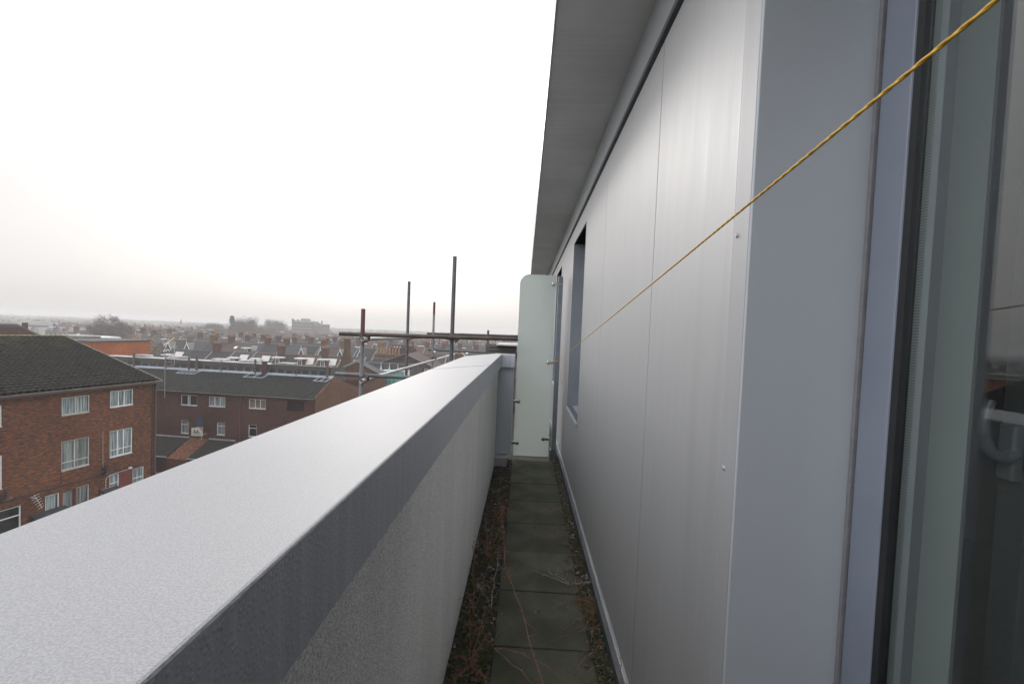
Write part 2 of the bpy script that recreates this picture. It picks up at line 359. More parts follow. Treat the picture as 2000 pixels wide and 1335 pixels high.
M['doorglass'] = glass('door_glass', (0.95, 0.975, 0.96), 1.5)
M['winglass'] = glass('window_glass', (0.93, 0.96, 0.96), 1.2)
M['room'] = plain('room_wall', (0.24, 0.225, 0.21), (0.21, 0.2, 0.19), 0.9, 0, 2)
M['reveal'] = plain('inner_reveal_paint', (0.60, 0.68, 0.65), (0.55, 0.63, 0.6), 0.6, 0, 2)  # colour of the strip added behind the door glass
M['handle'] = plain('handle_grey', (0.21, 0.225, 0.235), (0.18, 0.195, 0.205), 0.35, 0.2, 5)
M['darkframe'] = plain('dark_door_frame', (0.09, 0.10, 0.105), None, 0.5, 0, 5)
M['lead'] = plain('lead_flashing', (0.30, 0.32, 0.37), (0.22, 0.24, 0.28), 0.5, 0.2, 3)
M['brick_red'] = brick('brick_red_brown', (0.142, 0.056, 0.030), (0.066, 0.034, 0.027), (0.050, 0.042, 0.037), (0.25, 0.084, 0.029))
M['brick_dull'] = brick('brick_dull_red', (0.084, 0.036, 0.027), (0.065, 0.030, 0.025), (0.056, 0.046, 0.041), (0.105, 0.041, 0.026))
M['brick_tan'] = brick('brick_tan', (0.105, 0.063, 0.034), (0.080, 0.047, 0.028), (0.061, 0.050, 0.039), (0.121, 0.058, 0.030))
M['brick_gable'] = brick('brick_gable', (0.135, 0.066, 0.042), (0.10, 0.052, 0.036), (0.075, 0.06, 0.05), (0.16, 0.075, 0.04))
M['brick_orange'] = brick('brick_orange', (0.340, 0.100, 0.036), (0.306, 0.089, 0.034), (0.230, 0.102, 0.060), (0.357, 0.111, 0.043))
M['brick_purple'] = brick('brick_purple', (0.072, 0.037, 0.034), (0.054, 0.030, 0.028), (0.054, 0.048, 0.045), (0.090, 0.042, 0.033))
M['brick_yellow'] = brick('brick_yellow_stock', (0.156, 0.105, 0.051), (0.120, 0.075, 0.036), (0.090, 0.072, 0.054), (0.186, 0.102, 0.042))
M['tile_dark'] = tiles('concrete_tile', (0.0165, 0.0142, 0.0118), (0.011, 0.0098, 0.0086), (0.06, 0.057, 0.016), mossy=0.75, ridge=(11.8, 12.85))
M['tile_mid'] = tiles('mid_tile', (0.026, 0.028, 0.025), (0.020, 0.021, 0.021), (0.026, 0.031, 0.018), mossy=0.4)
M['slate'] = tiles('slate_blue', (0.045, 0.048, 0.055), (0.033, 0.035, 0.040), (0.042, 0.045, 0.036), 0.22, 0.3, 0.15)
M['slate_dark'] = tiles('slate_dark', (0.025, 0.025, 0.028), (0.018, 0.018, 0.020), (0.028, 0.029, 0.022), 0.22, 0.3, 0.2)
M['tile_brown'] = tiles('brown_tile', (0.063, 0.040, 0.032), (0.045, 0.030, 0.027), (0.045, 0.042, 0.030), 0.22, 0.25, 0.2)
M['tile_clay'] = tiles('clay_tile', (0.093, 0.046, 0.036), (0.074, 0.038, 0.031), (0.068, 0.053, 0.037), 0.22, 0.25, 0.15)
M['white'] = plain('white_paint', (0.62, 0.62, 0.62), (0.5, 0.5, 0.5), 0.5, 0, 3)
M['offwhite'] = plain('offwhite_paint', (0.42, 0.40, 0.38), (0.32, 0.31, 0.295), 0.6, 0, 3)
M['palefelt'] = plain('pale_roof_felt', (0.40, 0.385, 0.37), (0.16, 0.155, 0.15), 0.6, 0, 0.8)
M['felt'] = plain('dark_roof_felt', (0.055, 0.05, 0.045), (0.035, 0.034, 0.033), 0.8, 0, 2)
M['curtain'] = plain('net_curtain', (0.46, 0.475, 0.47), (0.13, 0.145, 0.15), 0.9, 0, 4, stretch=(4, 4, 0.12), lo=0.42, hi=0.60)  # dark upright streaks paint the shade of folds into the colour
M['curtain_dim'] = plain('dim_curtain', (0.33, 0.33, 0.31), (0.10, 0.105, 0.105), 0.9, 0, 3, stretch=(3, 3, 0.12), lo=0.42, hi=0.62)  # fold shade painted in here too, on a duller cloth
M['curtain_warm'] = plain('tan_curtain', (0.30, 0.22, 0.17), (0.2, 0.13, 0.1), 0.9, 0, 5, stretch=(6, 6, 0.4))
M['dark'] = plain('dark_interior', (0.018, 0.02, 0.023), None, 0.6)  # near-black, also stands for unlit rooms behind windows
M['pot'] = plain('clay_pot', (0.27, 0.13, 0.05), (0.17, 0.085, 0.04), 0.8, 0, 2)
M['stone'] = plain('coping_stone', (0.17, 0.16, 0.14), (0.10, 0.098, 0.088), 0.85, 0, 3)
M['reddoor'] = plain('red_panel', (0.12, 0.022, 0.015), (0.09, 0.02, 0.015), 0.55, 0, 2)
M['maroon'] = plain('maroon_door', (0.045, 0.010, 0.012), None, 0.5)
M['blackplastic'] = plain('black_plastic', (0.02, 0.02, 0.022), None, 0.5)
M['pipebrown'] = plain('brown_pipe', (0.085, 0.05, 0.042), None, 0.6)
M['alu'] = plain('aerial_aluminium', (0.25, 0.25, 0.25), (0.18, 0.18, 0.18), 0.45, 0.4)
M['navy'] = plain('navy_board', (0.035, 0.045, 0.085), None, 0.5)
M['cream'] = plain('cream_board', (0.52, 0.50, 0.42), (0.46, 0.44, 0.38), 0.6)
M['turq'] = plain('turquoise_glazing', (0.07, 0.30, 0.26), (0.04, 0.22, 0.20), 0.25, 0, 1.5)
M['bark'] = plain('bark', (0.075, 0.06, 0.05), None, 0.9)
M['twig'] = leafy('bare_twigs', [(0.0, (0.04, 0.032, 0.027)), (1.0, (0.075, 0.058, 0.05))])
M['twig_grey'] = leafy('grey_twigs', [(0.0, (0.045, 0.042, 0.035)), (1.0, (0.075, 0.068, 0.056))])
M['leaf_orange'] = leafy('autumn_orange', [(0.0, (0.14, 0.075, 0.03)), (0.6, (0.26, 0.14, 0.04)), (1.0, (0.38, 0.2, 0.05))])
M['leaf_rust'] = leafy('autumn_rust', [(0.0, (0.09, 0.058, 0.035)), (1.0, (0.19, 0.10, 0.045))])
M['leaf_olive'] = leafy('autumn_olive', [(0.0, (0.055, 0.06, 0.028)), (0.7, (0.10, 0.095, 0.04)), (1.0, (0.20, 0.14, 0.05))])
M['leaf_green'] = leafy('dark_evergreen', [(0.0, (0.022, 0.035, 0.022)), (1.0, (0.05, 0.065, 0.036))])
M['hotel'] = plain('hotel_brick', (0.10, 0.078, 0.07), (0.075, 0.06, 0.055), 0.85, 0, 0.4)
M['hotel_band'] = plain('hotel_stone_band', (0.24, 0.23, 0.215), (0.18, 0.17, 0.16), 0.8, 0, 0.4)
M['farwall'] = plain('far_wall', (0.085, 0.06, 0.05), (0.12, 0.10, 0.085), 0.9, 0, 0.05)
M['farroof'] = plain('far_roof', (0.04, 0.04, 0.044), (0.07, 0.058, 0.052), 0.8, 0, 0.03)
M['asphalt'] = plain('asphalt', (0.05, 0.05, 0.05), (0.065, 0.063, 0.06), 0.9, 0, 0.6)
def ground_mat():
    m, t, b = new_mat('town_ground'); b.inputs['Roughness'].default_value = 0.95
    f = ramp_n(t, noise(t, coords(t), 0.05, 5), [(0.4, 0.0), (0.6, 1.0)])
    g = ramp_n(t, noise(t, coords(t), 0.6, 5), [(0.35, 0.0), (0.65, 1.0)])
    t.links.new(mixc(t, g, mixc(t, f, (0.06, 0.06, 0.055), (0.045, 0.06, 0.028)), (0.075, 0.065, 0.05)), b.inputs['Base Color']); return m
M['ground'] = ground_mat()
rnd = random.Random(7)
GZ = -13.0

# ------------------------------------------------------------------ setting: ground and haze
g = MB(); g.box((-2900, -2900, GZ - 0.3), (2900, 2900, GZ)); tag(g.build('ground', M['ground']), kind='structure')
HZ = bpy.data.materials.new('haze_air'); HZ.use_nodes = True; ht = HZ.node_tree; ht.nodes.clear()
ho = N(ht, 'ShaderNodeOutputMaterial'); hv = N(ht, 'ShaderNodeVolumePrincipled', i_Density=0.0011, i_Anisotropy=0.25)
hv.inputs['Color'].default_value = (0.80, 0.79, 0.785, 1); ht.links.new(hv.outputs[0], ho.inputs['Volume'])
g = MB(); g.box((-3000, -3000, GZ - 1.3), (3000, 3000, 8.5)); tag(g.build('haze', HZ), kind='stuff')

# ------------------------------------------------------------------ our building
WX = 0.453                                      # plane of the metal cladding
g = MB(); g.box((-0.51, -4, GZ), (0.45, 5.1, -0.06)); g.box((-0.75, 5.1, GZ), (0.45, 14, -0.06)); g.box((0.45, -4, GZ), (9, 14, -0.06))
block = empty('apartment_block', (0.45, 0, GZ), 'grey metal clad apartment block running along the right of the roof terrace', 'building')
def bpart(mb, name, mat, parent=None, **kw):
    """mesh given in world coordinates, parented to the block or to one of its parts"""
    o = mb.build(name, mat, None, **kw); p = parent or block
    o.parent = p; o.matrix_parent_inverse = Matrix.Translation((0.45, 0, GZ)).inverted() if p is block else Matrix.Identity(4)
    return o
bpart(g, 'lower_storeys', M['brick_red'])
g = MB(); g.box((0.462, 0.965, -0.02), (0.70, 3.70, 2.9)); g.box((0.462, 3.70, -0.02), (0.70, 4.63, 0.68)); g.box((0.462, 3.70, 2.31), (0.70, 4.63, 2.9))
g.box((0.462, 4.63, -0.02), (0.70, 6.15, 2.9)); g.box((0.462, 6.15, -0.02), (0.70, 7.1, 0.68)); g.box((0.462, 6.15, 2.31), (0.70, 7.1, 2.9)); g.box((0.462, 7.1, -0.02), (0.70, 14, 2.9))
g.box((0.462, -4, -0.02), (0.70, -1.3, 2.9)); g.box((0.462, -1.3, 2.42), (0.70, 0.965, 2.9))
bpart(g, 'backing_wall', M['shadowgap'])
ZB, ZD = 0.085, 2.46
def panel(y0, y1, z0, z1):
    p = MB(); p.box((WX, y0 + 0.003, z0), (WX + 0.0085, y1 - 0.003, z1)); return bpart(p, 'cladding_panel', M['clad'], bevel=0.0012)
for y0, y1 in ((1.032, 1.68), (1.68, 2.77), (2.77, 3.70), (4.63, 6.15), (7.1, 8.6), (8.6, 10.2), (10.2, 12.0), (12.0, 13.9)): panel(y0, y1, ZB, ZD)
for y0, y1 in ((3.70, 4.63), (6.15, 7.1)): panel(y0, y1, ZB, 0.662); panel(y0, y1, 2.318, ZD)
panel(-3.9, -1.36, ZB, ZD)
# corner flange with its screws
p = MB(); p.box((WX - 0.002, 0.9614, 0.03), (WX + 0.006, 1.031, ZD)); ct = bpart(p, 'corner_trim', M['clad_fold'], bevel=0.0015)
for z in (0.61, 1.12, 1.63, 2.14):
    p = MB(); p.tube((WX - 0.0055, 1.012, z), (WX - 0.0015, 1.012, z), 0.0042, 0.006, 12); p.tube((WX - 0.0057, 1.012, z), (WX - 0.0054, 1.012, z), 0.0018, 0.0018, 6)
    o = p.build('screw', M['trim']); o.parent = ct; o.matrix_parent_inverse = Matrix.Identity(4)
# jamb turning into the door opening
p = MB(); p.box((WX - 0.0018, 0.955, 0.0), (0.690, 0.9612, 2.9)); bpart(p, 'door_jamb', M['clad_smooth'], bevel=0.003)
p = MB(); p.box((0.680, 0.945, 0.0), (0.689, 0.9545, 2.42)); bpart(p, 'sealant_strip', M['seal'])
# upper band, drip, soffit, fascia
p = MB(); p.box((WX - 0.002, -4, ZD + 0.03), (WX + 0.009, 14, 2.705)); bpart(p, 'upper_band', M['clad_smooth'])
p = MB(); p.box((WX - 0.016, -4, ZD + 0.006), (WX + 0.004, 14, ZD + 0.028)); bpart(p, 'drip_trim', M['trim_dark'], bevel=0.002)
for i, (a, b) in enumerate(((-4, 4.4), (4.4, 5.4), (5.4, 7.8), (7.8, 9.1), (9.1, 10.4))):
    p = MB(); p.box((0.0755, a + 0.002, 2.708), (0.47, b - 0.002, 2.722)); bpart(p, 'soffit_board', M['soffit'])
p = MB(); p.box((0.080, -4, 2.724), (9, 10.4, 3.0)); p.box((0.9, -4, 3.0), (9, 10.4, 3.08)); bpart(p, 'roof', M['felt'])
p = MB(); p.box((0.066, -4, 2.7), (0.0748, 10.4, 3.02)); fs = bpart(p, 'fascia', M['trim'], bevel=0.0015)
p = MB()
for k in range(22): p.tube((0.0645, -0.3 + k*0.42, 2.716), (0.0665, -0.3 + k*0.42, 2.716), 0.004, 0.004, 8)
o = p.build('screw', M['coupler']); o.parent = fs; o['kind'] = 'stuff'
# wall foot: black upstand with a bright capping strip
p = MB(); p.box((WX - 0.030, 0.97, 0.0), (WX - 0.011, 13.9, 0.050)); bpart(p, 'base_upstand', M['trim_dark'])
p = MB(); p.box((WX - 0.0105, 0.965, 0.0), (WX + 0.006, 13.9, 0.0655)); bpart(p, 'base_flashing', M['trim'], bevel=0.001)
# recessed windows
for y0, y1, z0, z1 in ((3.70, 4.63, 0.68, 2.31), (6.15, 7.1, 0.68, 2.31)):
    p = MB(); b0, b1 = 0.4535, 0.64
    p.box((b0, y0, z0), (b1, y0 + 0.006, z1)); p.box((b0, y1 - 0.006, z0), (b1, y1, z1)); p.box((b0, y0, z1), (b1, y1, z1 + 0.006))
    w = bpart(p, 'window', M['reveal_metal'])
    def sub(mb, nm, mt):
        o = mb.build(nm, mt); o.parent = w; o.matrix_parent_inverse = Matrix.Identity(4); return o
    p = MB(); p.slab([(b0 - 0.012, y0 + 0.003, z0 - 0.012), (b1, y0 + 0.003, z0 + 0.012), (b1, y1 - 0.003, z0 + 0.012), (b0 - 0.012, y1 - 0.003, z0 - 0.012)][::-1], 0.004); p.box((b0 - 0.013, y0 + 0.002, z0 - 0.03), (b0 - 0.011, y1 - 0.002, z0 - 0.010)); sub(p, 'sill', M['trim'])
    p = MB()
    for a, b, c, d in ((y0+.006, y0+.066, z0+.014, z1), (y1-.066, y1-.006, z0+.014, z1), (y0+.066, y1-.066, z0+.014, z0+.075), (y0+.066, y1-.066, z1-.06, z1)): p.box((0.60, a, c), (0.64, b, d))
    sub(p, 'frame', M['frame_blue'])
    p = MB(); p.box((0.615, y0 + 0.06, z0 + 0.07), (0.62, y1 - 0.06, z1 - 0.055)); sub(p, 'pane', M['winglass'])
    p = MB(); p.box((0.70, y0 - 0.1, z0 - 0.1), (0.71, y1 + 0.1, z1 + 0.1)); sub(p, 'blind', M['dark'])  # near-black sheet stands for the unlit room behind the pane
# glazed door opening by the camera
p = MB(); p.box((0.684, 0.868, 0.0), (0.745, 0.9425, 2.42)); p.box((0.684, -1.30, 0.0), (0.745, -1.22, 2.42)); p.box((0.684, -1.22, 0.0), (0.745, 0.868, 0.075)); p.box((0.684, -1.22, 2.34), (0.745, 0.868, 2.42))
df = bpart(p, 'door_frame', M['frame_blue'], bevel=0.003)
def dsub(mb, nm, mt):
    o = mb.build(nm, mt); o.parent = df; o.matrix_parent_inverse = Matrix.Identity(4); return o
p = MB(); p.box((0.687, 0.852, 0.0755), (0.742, 0.8675, 2.339)); dsub(p, 'gasket', M['gasket'])
p = MB(); p.box((0.687, -1.2195, 0.0755), (0.742, -1.205, 2.339)); dsub(p, 'gasket', M['gasket'])
p = MB(); p.box((0.703, 0.838, 0.08), (0.722, 0.851, 2.33)); dsub(p, 'glazing_spacer', M['spacer'])
p = MB(); p.box((0.703, 0.822, 0.08), (0.722, 0.837, 2.33)); dsub(p, 'inner_bead', M['handle'])
p = MB(); p.box((0.696, -1.204, 0.0765), (0.700, 0.8515, 2.338)); dsub(p, 'pane', M['doorglass'])
p = MB()
x0, x1, y0, y1, z0, z1 = 0.75, 4.4, -2.4, 3.4, 0.0, 2.55
V = [(x0,y0,z0),(x1,y0,z0),(x1,y1,z0),(x0,y1,z0),(x0,y0,z1),(x1,y0,z1),(x1,y1,z1),(x0,y1,z1)]
p.add(V, [(0,1,2,3),(7,6,5,4),(4,5,1,0),(5,6,2,1),(6,7,3,2)])
p.add([(0.75,0.945,0),(0.75,3.4,0),(0.75,3.4,2.55),(0.75,0.945,2.55)], [(0,1,2,3)]); p.add([(0.75,-2.4,0),(0.75,-1.3,0),(0.75,-1.3,2.55),(0.75,-2.4,2.55)], [(0,1,2,3)])
p.add([(0.75,-1.3,2.42),(0.75,0.945,2.42),(0.75,0.945,2.55),(0.75,-1.3,2.55)], [(0,1,2,3)])
bpart(p, 'room_lining', M['room'])
p = MB(); p.box((0.80, 0.952, 0.0), (0.912, 0.985, 2.5)); bpart(p, 'inner_reveal', M['reveal'])  # pale box added behind the glass to make its green-grey band
p = MB(); p.box((0.912, 0.965, 0.0), (0.932, 0.985, 2.5)); bpart(p, 'inner_reveal_edge', M['room'])  # darker edge of the added strip
# opened inner leaf with its lever handle
HX, HY = 1.125, 1.06
p = MB(); p.box((HX, HY - 0.03, 0.02), (HX + 0.075, HY + 0.035, 2.2)); p.box((HX + 0.075, HY - 0.03, 0.02), (HX + 0.85, HY + 0.035, 0.13)); p.box((HX + 0.075, HY - 0.03, 2.08), (HX + 0.85, HY + 0.035, 2.2)); p.box((HX + 0.775, HY - 0.03, 0.13), (HX + 0.85, HY + 0.035, 2.08))
dl = bpart(p, 'door_leaf', M['darkframe'], bevel=0.003)
p = MB(); p.box((HX + 0.075, HY, 0.13), (HX + 0.775, HY + 0.006, 2.08)); o = p.build('pane', M['winglass']); o.parent = dl
p = MB(); p.box((HX - 0.024, HY - 0.018, 1.112), (HX - 0.0005, HY + 0.018, 1.238))
p.path([(HX + a, HY - 0.012, b) for a, b in ((-.010, 1.176), (-.024, 1.168), (-.037, 1.164), (-.048, 1.165), (-.060, 1.171), (-.0725, 1.183), (-.081, 1.199), (-.0858, 1.218), (-.0868, 1.24), (-.0848, 1.262), (-.080, 1.281), (-.0748, 1.293))], 0.0125, 12, 0, 0.0105)
o = p.build('handle', M['handle'], smooth=False); o.parent = dl; sm = o.modifiers.new('smooth', 'REMESH'); sm.mode = 'VOXEL'; sm.voxel_size = 0.004; sm.use_smooth_shade = True

# ------------------------------------------------------------------ terrace floor, paving, gravel
g = MB(); g.box((-0.30, -4, -0.055), (0.45, 14, -0.012)); g.box((-0.72, 5.2, -0.055), (-0.30, 14, -0.012)); tag(g.build('terrace_floor', M['soil']), kind='structure')
names = ['nearest the camera', 'with a thin dead twig lying over it', 'with tangled twigs along its right edge', 'crossed by a pale stem', 'with a dark stain in the middle', 'with green moss on it', 'second from the glass screen', 'at the foot of the glass screen']
ys = [0.655 + 0.445*k for k in range(10)]
sl = None
slab_txt = ['concrete paving slab lowest in the photo under red brown dry stems', 'concrete paving slab second from the bottom, crossed by a long dry stem', 'concrete paving slab third from the bottom, thin dark twigs along its right edge', 'concrete paving slab in the middle of the path with a pale stem lying on it', 'concrete paving slab with a dark stain beyond the pale stem', 'concrete paving slab with green moss patches in mid path', 'concrete paving slab third from the glass screen', 'concrete paving slab second from the glass screen', 'concrete paving slab at the foot of the frosted glass screen']
for k in range(2, 11):
    yc = 1.1 + 0.445*(k - 2)
    if sl is None:
        g = MB(); g.box((-0.219, -0.219, -0.03), (0.219, 0.219, 0.0)); sl = g.build('paving_slab', M['slab'], bevel=0.004); o = sl
    else:
        o = sl.copy(); COL.objects.link(o)
    o.location = (0.138 + rnd.uniform(-.003, .003), yc + 0.2225, rnd.uniform(-.003, 0.002)); o.rotation_euler = (rnd.uniform(-.004, .004), rnd.uniform(-.004, .004), rnd.uniform(-.006, .006))
    tag(o, slab_txt[k - 2], 'paving slab', 'slabs of the terrace path')
ico = bmesh.new(); bmesh.ops.create_icosphere(ico, subdivisions=1, radius=1); IV = [v.co.copy() for v in ico.verts]; IF = [[v.index for v in f.verts] for f in ico.faces]; ico.free()
def pebbles(n, x0, x1, y0, y1):
    mb = MB()
    for _ in range(n):
        s = rnd.uniform(0.004, 0.010) if rnd.random() < 0.85 else rnd.uniform(0.010, 0.016)
        c = Vector((rnd.uniform(x0, x1), rnd.uniform(y0, y1), rnd.uniform(-0.012, 0.002))); q = (s*rnd.uniform(.8, 1.3), s*rnd.uniform(.8, 1.3), s*rnd.uniform(.5, .8)); r = Matrix.Rotation(rnd.uniform(0, 6.3), 3, 'Z')
        mb.add([c + r @ Vector((v.x*q[0], v.y*q[1], v.z*q[2])) for v in IV], IF)
    return mb
tag(pebbles(5200, -0.262, -0.088, 0.8, 5.0).build('gravel', M['pebble'], smooth=True), kind='stuff')
tag(pebbles(2800, 0.364, 0.422, 0.8, 5.4).build('gravel', M['pebble'], smooth=True), kind='stuff')
def leafbits(mb, c, n, sp, size, up=0.4, flat=0.5):
    for _ in range(n):
        p = Vector(c) + Vector((rnd.gauss(0, sp), rnd.gauss(0, sp*1.6), abs(rnd.gauss(0, sp*up)))); a = Vector((rnd.uniform(-1, 1), rnd.uniform(-1, 1), rnd.uniform(-flat, flat))).normalized(); b = a.cross(Vector((rnd.uniform(-.5, .5), rnd.uniform(-.5, .5), 1))).normalized(); s = size*rnd.uniform(.5, 1.3)
        mb.add([p - a*s, p + b*s*.45, p + a*s, p - b*s*.45], [(0,1,2,3)])
mo = MB()
for _ in range(420):
    y = 0.8 + 4.1*rnd.random()**1.5; side = rnd.random()
    x = rnd.uniform(-0.25, -0.09) if side < 0.62 else rnd.uniform(0.365, 0.42)
    if 3.1 < y and rnd.random() < 0.6: continue
    leafbits(mo, (max(-0.235, min(0.4, x)), y, 0.0), rnd.randint(30, 70), 0.016, 0.006, 0.55)
mo.v = [(max(-0.262, min(0.418, x)), y, z) for x, y, z in mo.v]
tag(mo.build('moss', M['moss']), kind='stuff')
lt = MB()
for _ in range(700):
    y = 0.85 + 4.0*rnd.random()**1.6; x = rnd.uniform(-0.255, -0.08) if rnd.random() < .6 else (rnd.uniform(0.3, 0.415) if rnd.random() < .7 else rnd.uniform(-.08, .36))
    a = rnd.uniform(0, 6.3); L_ = rnd.uniform(.006, .018); c = Vector((x, y, rnd.uniform(.003, .012))); u1 = Vector((math.cos(a), math.sin(a), rnd.uniform(-.3, .3)))*L_; u2 = Vector((-math.sin(a), math.cos(a), rnd.uniform(-.4, .4)))*L_*.45
    lt.add([c - u1, c + u2, c + u1, c - u2], [(0,1,2,3)])
tag(lt.build('leaf_litter', leafy('dead_leaf', [(0.0, (0.05, 0.028, 0.016)), (0.6, (0.10, 0.05, 0.025)), (1.0, (0.17, 0.11, 0.06))])), kind='stuff')
def stem_curve(p, q, sag, n=12, jit=0.006):
    p, q = Vector(p), Vector(q); out = []
    for i in range(n + 1):
        t = i/n; v = p.lerp(q, t); v.z += sag*4*t*(1 - t); v += Vector((rnd.uniform(-jit, jit), rnd.uniform(-jit, jit), rnd.uniform(-jit, jit)*.5)); v.z = max(v.z, 0.004); out.append(v)
    return out
def weed(name, label, stems, mat, buds=0):
    mb = MB()
    for p, q, sag, r in stems:
        r *= 1.35; c = stem_curve(p, q, sag); mb.path(c, r, 5, 0, r*0.45)
        for k in range(3, len(c) - 1):
            if rnd.random() < 0.5:
                d = Vector((rnd.uniform(-1, 1), rnd.uniform(-.4, 1), rnd.uniform(-.2, .8))).normalized()*rnd.uniform(.02, .07); mb.path([c[k], c[k] + d*.6, c[k] + d], r*.5, 4, 0, r*.25)
            for _ in range(buds): 
                a = c[k] + Vector((rnd.uniform(-.008, .008),)*3); mb.tube(a, a + Vector((rnd.uniform(-.006, .006), rnd.uniform(-.006, .006), .006)), .0016, .0006, 4)
    return tag(mb.build(name, mat), label, 'dry weed', 'dead weeds on the terrace')
weed('dry_weed', 'tall russet dead weed leaning over the path from the gravel by the white wall', [((-0.06, 2.62, 0.02), (0.20, 1.18, 0.10), 0.05, .0021), ((-0.06, 2.62, 0.02), (-0.16, 3.3, 0.26), 0.05, .002), ((-0.06, 2.62, 0.02), (-0.11, 3.05, 0.22), 0.02, .002), ((-.06, 2.62, .02), (-.02, 2.25, .14), .03, .002)], M['drystem'], 1)
weed('dry_weed', 'thin brown dead weed bending up against the white rendered wall', [((-0.20, 2.2, 0.0), (-0.245, 2.55, 0.21), 0.05, .0017), ((-0.20, 2.2, 0.0), (-0.22, 2.1, 0.16), 0.03, .0015), ((-.20, 2.2, 0), (-.12, 2.4, .2), .02, .0015)], M['drystem'], 1)
weed('dry_weed', 'red brown dead weed lying low across the nearest paving slab', [((-0.08, 1.95, 0.01), (0.28, 1.45, 0.03), 0.03, .0022), ((-.08, 1.95, 0.01), (0.2, 1.80, 0.02), 0.03, .0015), ((-.08, 1.95, 0.01), (-.2, 1.9, .15), .03, .0016)], M['drystem'], 1)
weed('dry_weed', 'bushy rust coloured dead weed in the gravel halfway along the white wall', [((-.17, 2.75, 0), (-.17 + rnd.uniform(-.07, .14), 2.75 + rnd.uniform(-.3, .3), rnd.uniform(.08, .24)), .02, .0015) for k in range(7)], M['drystem'], 2)
weed('dry_weed', 'low brown matted weed in the gravel nearest the camera by the white wall', [((-.17, 1.85, 0), (-.17 + rnd.uniform(-.08, .12), 1.85 + rnd.uniform(-.35, .35), rnd.uniform(.03, .13)), .02, .0014) for k in range(10)], M['drystem'], 2)
weed('dry_weed', 'small russet weed among pebbles at the left of the mossy slab', [((-.13, 3.25, 0), (-.13 + rnd.uniform(-.09, .10), 3.25 + rnd.uniform(-.2, .2), rnd.uniform(.05, .17)), .02, .0014) for k in range(6)], M['drystem'], 1)
weed('dry_weed', 'dark spindly weed in the gravel under the metal wall opposite the pale stem', [((.395, 2.2, 0), (.395 + rnd.uniform(-.14, .02), 2.2 + rnd.uniform(-.25, .25), rnd.uniform(.03, .12)), .02, .0012) for k in range(8)], M['drystem'])
tw_ = weed('dead_twigs', 'fine tangle of dark twigs on the slabs by the metal wall', [((0.40, 2.35 + .18*k, 0.01), (0.40 - rnd.uniform(.12, .24), 2.2 + .2*k + rnd.uniform(-.2, .2), 0.02), rnd.uniform(.01, .03), .0011) for k in range(8)] + [((0.40, 1.9 + .12*k, 0.01), (0.40 - rnd.uniform(.12, .25), 1.85 + .12*k + rnd.uniform(-.15, .15), 0.01), .012, .0010) for k in range(5)], M['drystem'])
tw_['kind'] = 'stuff'
weed('dry_weed', 'pale bleached stem lying across the middle of the path to the wall', [((0.42, 2.47, 0.05), (0.30, 2.48, 0.025), 0.0, .0018), ((0.30, 2.48, 0.025), (0.10, 2.62, 0.012), 0.005, .0018), ((0.30, 2.48, 0.025), (0.19, 2.6, 0.02), 0.01, .0015)], M['drystem_pale'])
weed('dry_weed', 'straw coloured stalk standing upright in the gravel left of the slabs', [((-0.115, 2.25, 0.0), (-0.10, 2.62, 0.13), 0.01, .0017), ((-.115, 2.25, 0), (-.19, 2.25, .12), .02, .0014)], M['drystem_pale'])
weed('dry_weed', 'small curly orange weed growing up the foot of the metal wall', [((0.405, 1.62, 0.0), (0.415, 1.70, 0.20), 0.0, .0013), ((0.405, 1.62, 0.0), (0.412, 1.60, 0.13), 0.02, .0012)], M['drystem'], 1)

# ------------------------------------------------------------------ parapet
par = empty('parapet_wall', (-0.39, 2, 0), 'long white rendered parapet with a broad grey metal coping wet with dew', 'wall')
def ppart(mb, name, mat, parent=None, **kw):
    o = mb.build(name, mat, None, **kw); o.parent = parent or par
    if not parent: o.matrix_parent_inverse = Matrix.Translation((-0.39, 2, 0)).inverted()
    return o
ZT, ZC = 1.167, 1.03
g = MB(); g.prism([(-0.27, -4), (-0.27, 4.85), (-0.30, 4.9), (-0.44, 4.7), (-0.512, 4.2), (-0.512, -4)][::-1], -0.06, 1.15); ppart(g, 'rendered_wall', M['render'])
g = MB(); g.prism([(-0.268, 4.82), (-0.105, 4.82), (-0.105, 5.06), (-0.268, 5.06)], 0.10, ZC); ppart(g, 'return_panel', M['clad_smooth'], bevel=0.002)
g = MB(); g.box((-0.268, 4.70, 0.0), (-0.14, 4.86, 0.095)); ppart(g, 'plinth_block', M['trim'], bevel=0.004)
cop = [(-0.236, -4), (-0.236, 4.78), (-0.095, 4.78), (-0.095, 4.90), (-0.30, 4.935), (-0.545, 4.12), (-0.545, -4)]
g = MB(); g.prism(cop, ZC, ZT)
co = ppart(g, 'coping', [M['coping'], M['coping_side']], bevel=0.0035)
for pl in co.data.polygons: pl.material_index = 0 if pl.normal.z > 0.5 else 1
g = MB()
for k in range(60):
    y = 0.35 + 4.2*rnd.random()**1.4; r = rnd.uniform(.0009, .0019); z = ZC + r*.1
    c = Vector((-0.2365 - rnd.uniform(0, .004), y, z)); g.add([c + Vector((v.x*r, v.y*r, v.z*r*1.35)) for v in IV], IF)
o = ppart(g, 'water_drops', M['drop'], co, smooth=True); o['kind'] = 'stuff'; o.matrix_parent_inverse = Matrix.Identity(4)
g = MB(); pts = [(-0.5445, 2.63, ZT + .002), (-0.47, 2.70, ZT + .003), (-0.40, 2.86, ZT + .004), (-0.33, 2.95, ZT + .003), (-0.24, 3.12, ZT + .002)]; g.path(pts, 0.0007, 4)
tag(g.build('thread', M['blackplastic']), 'thin dark thread lying across the grey coping', 'thread')

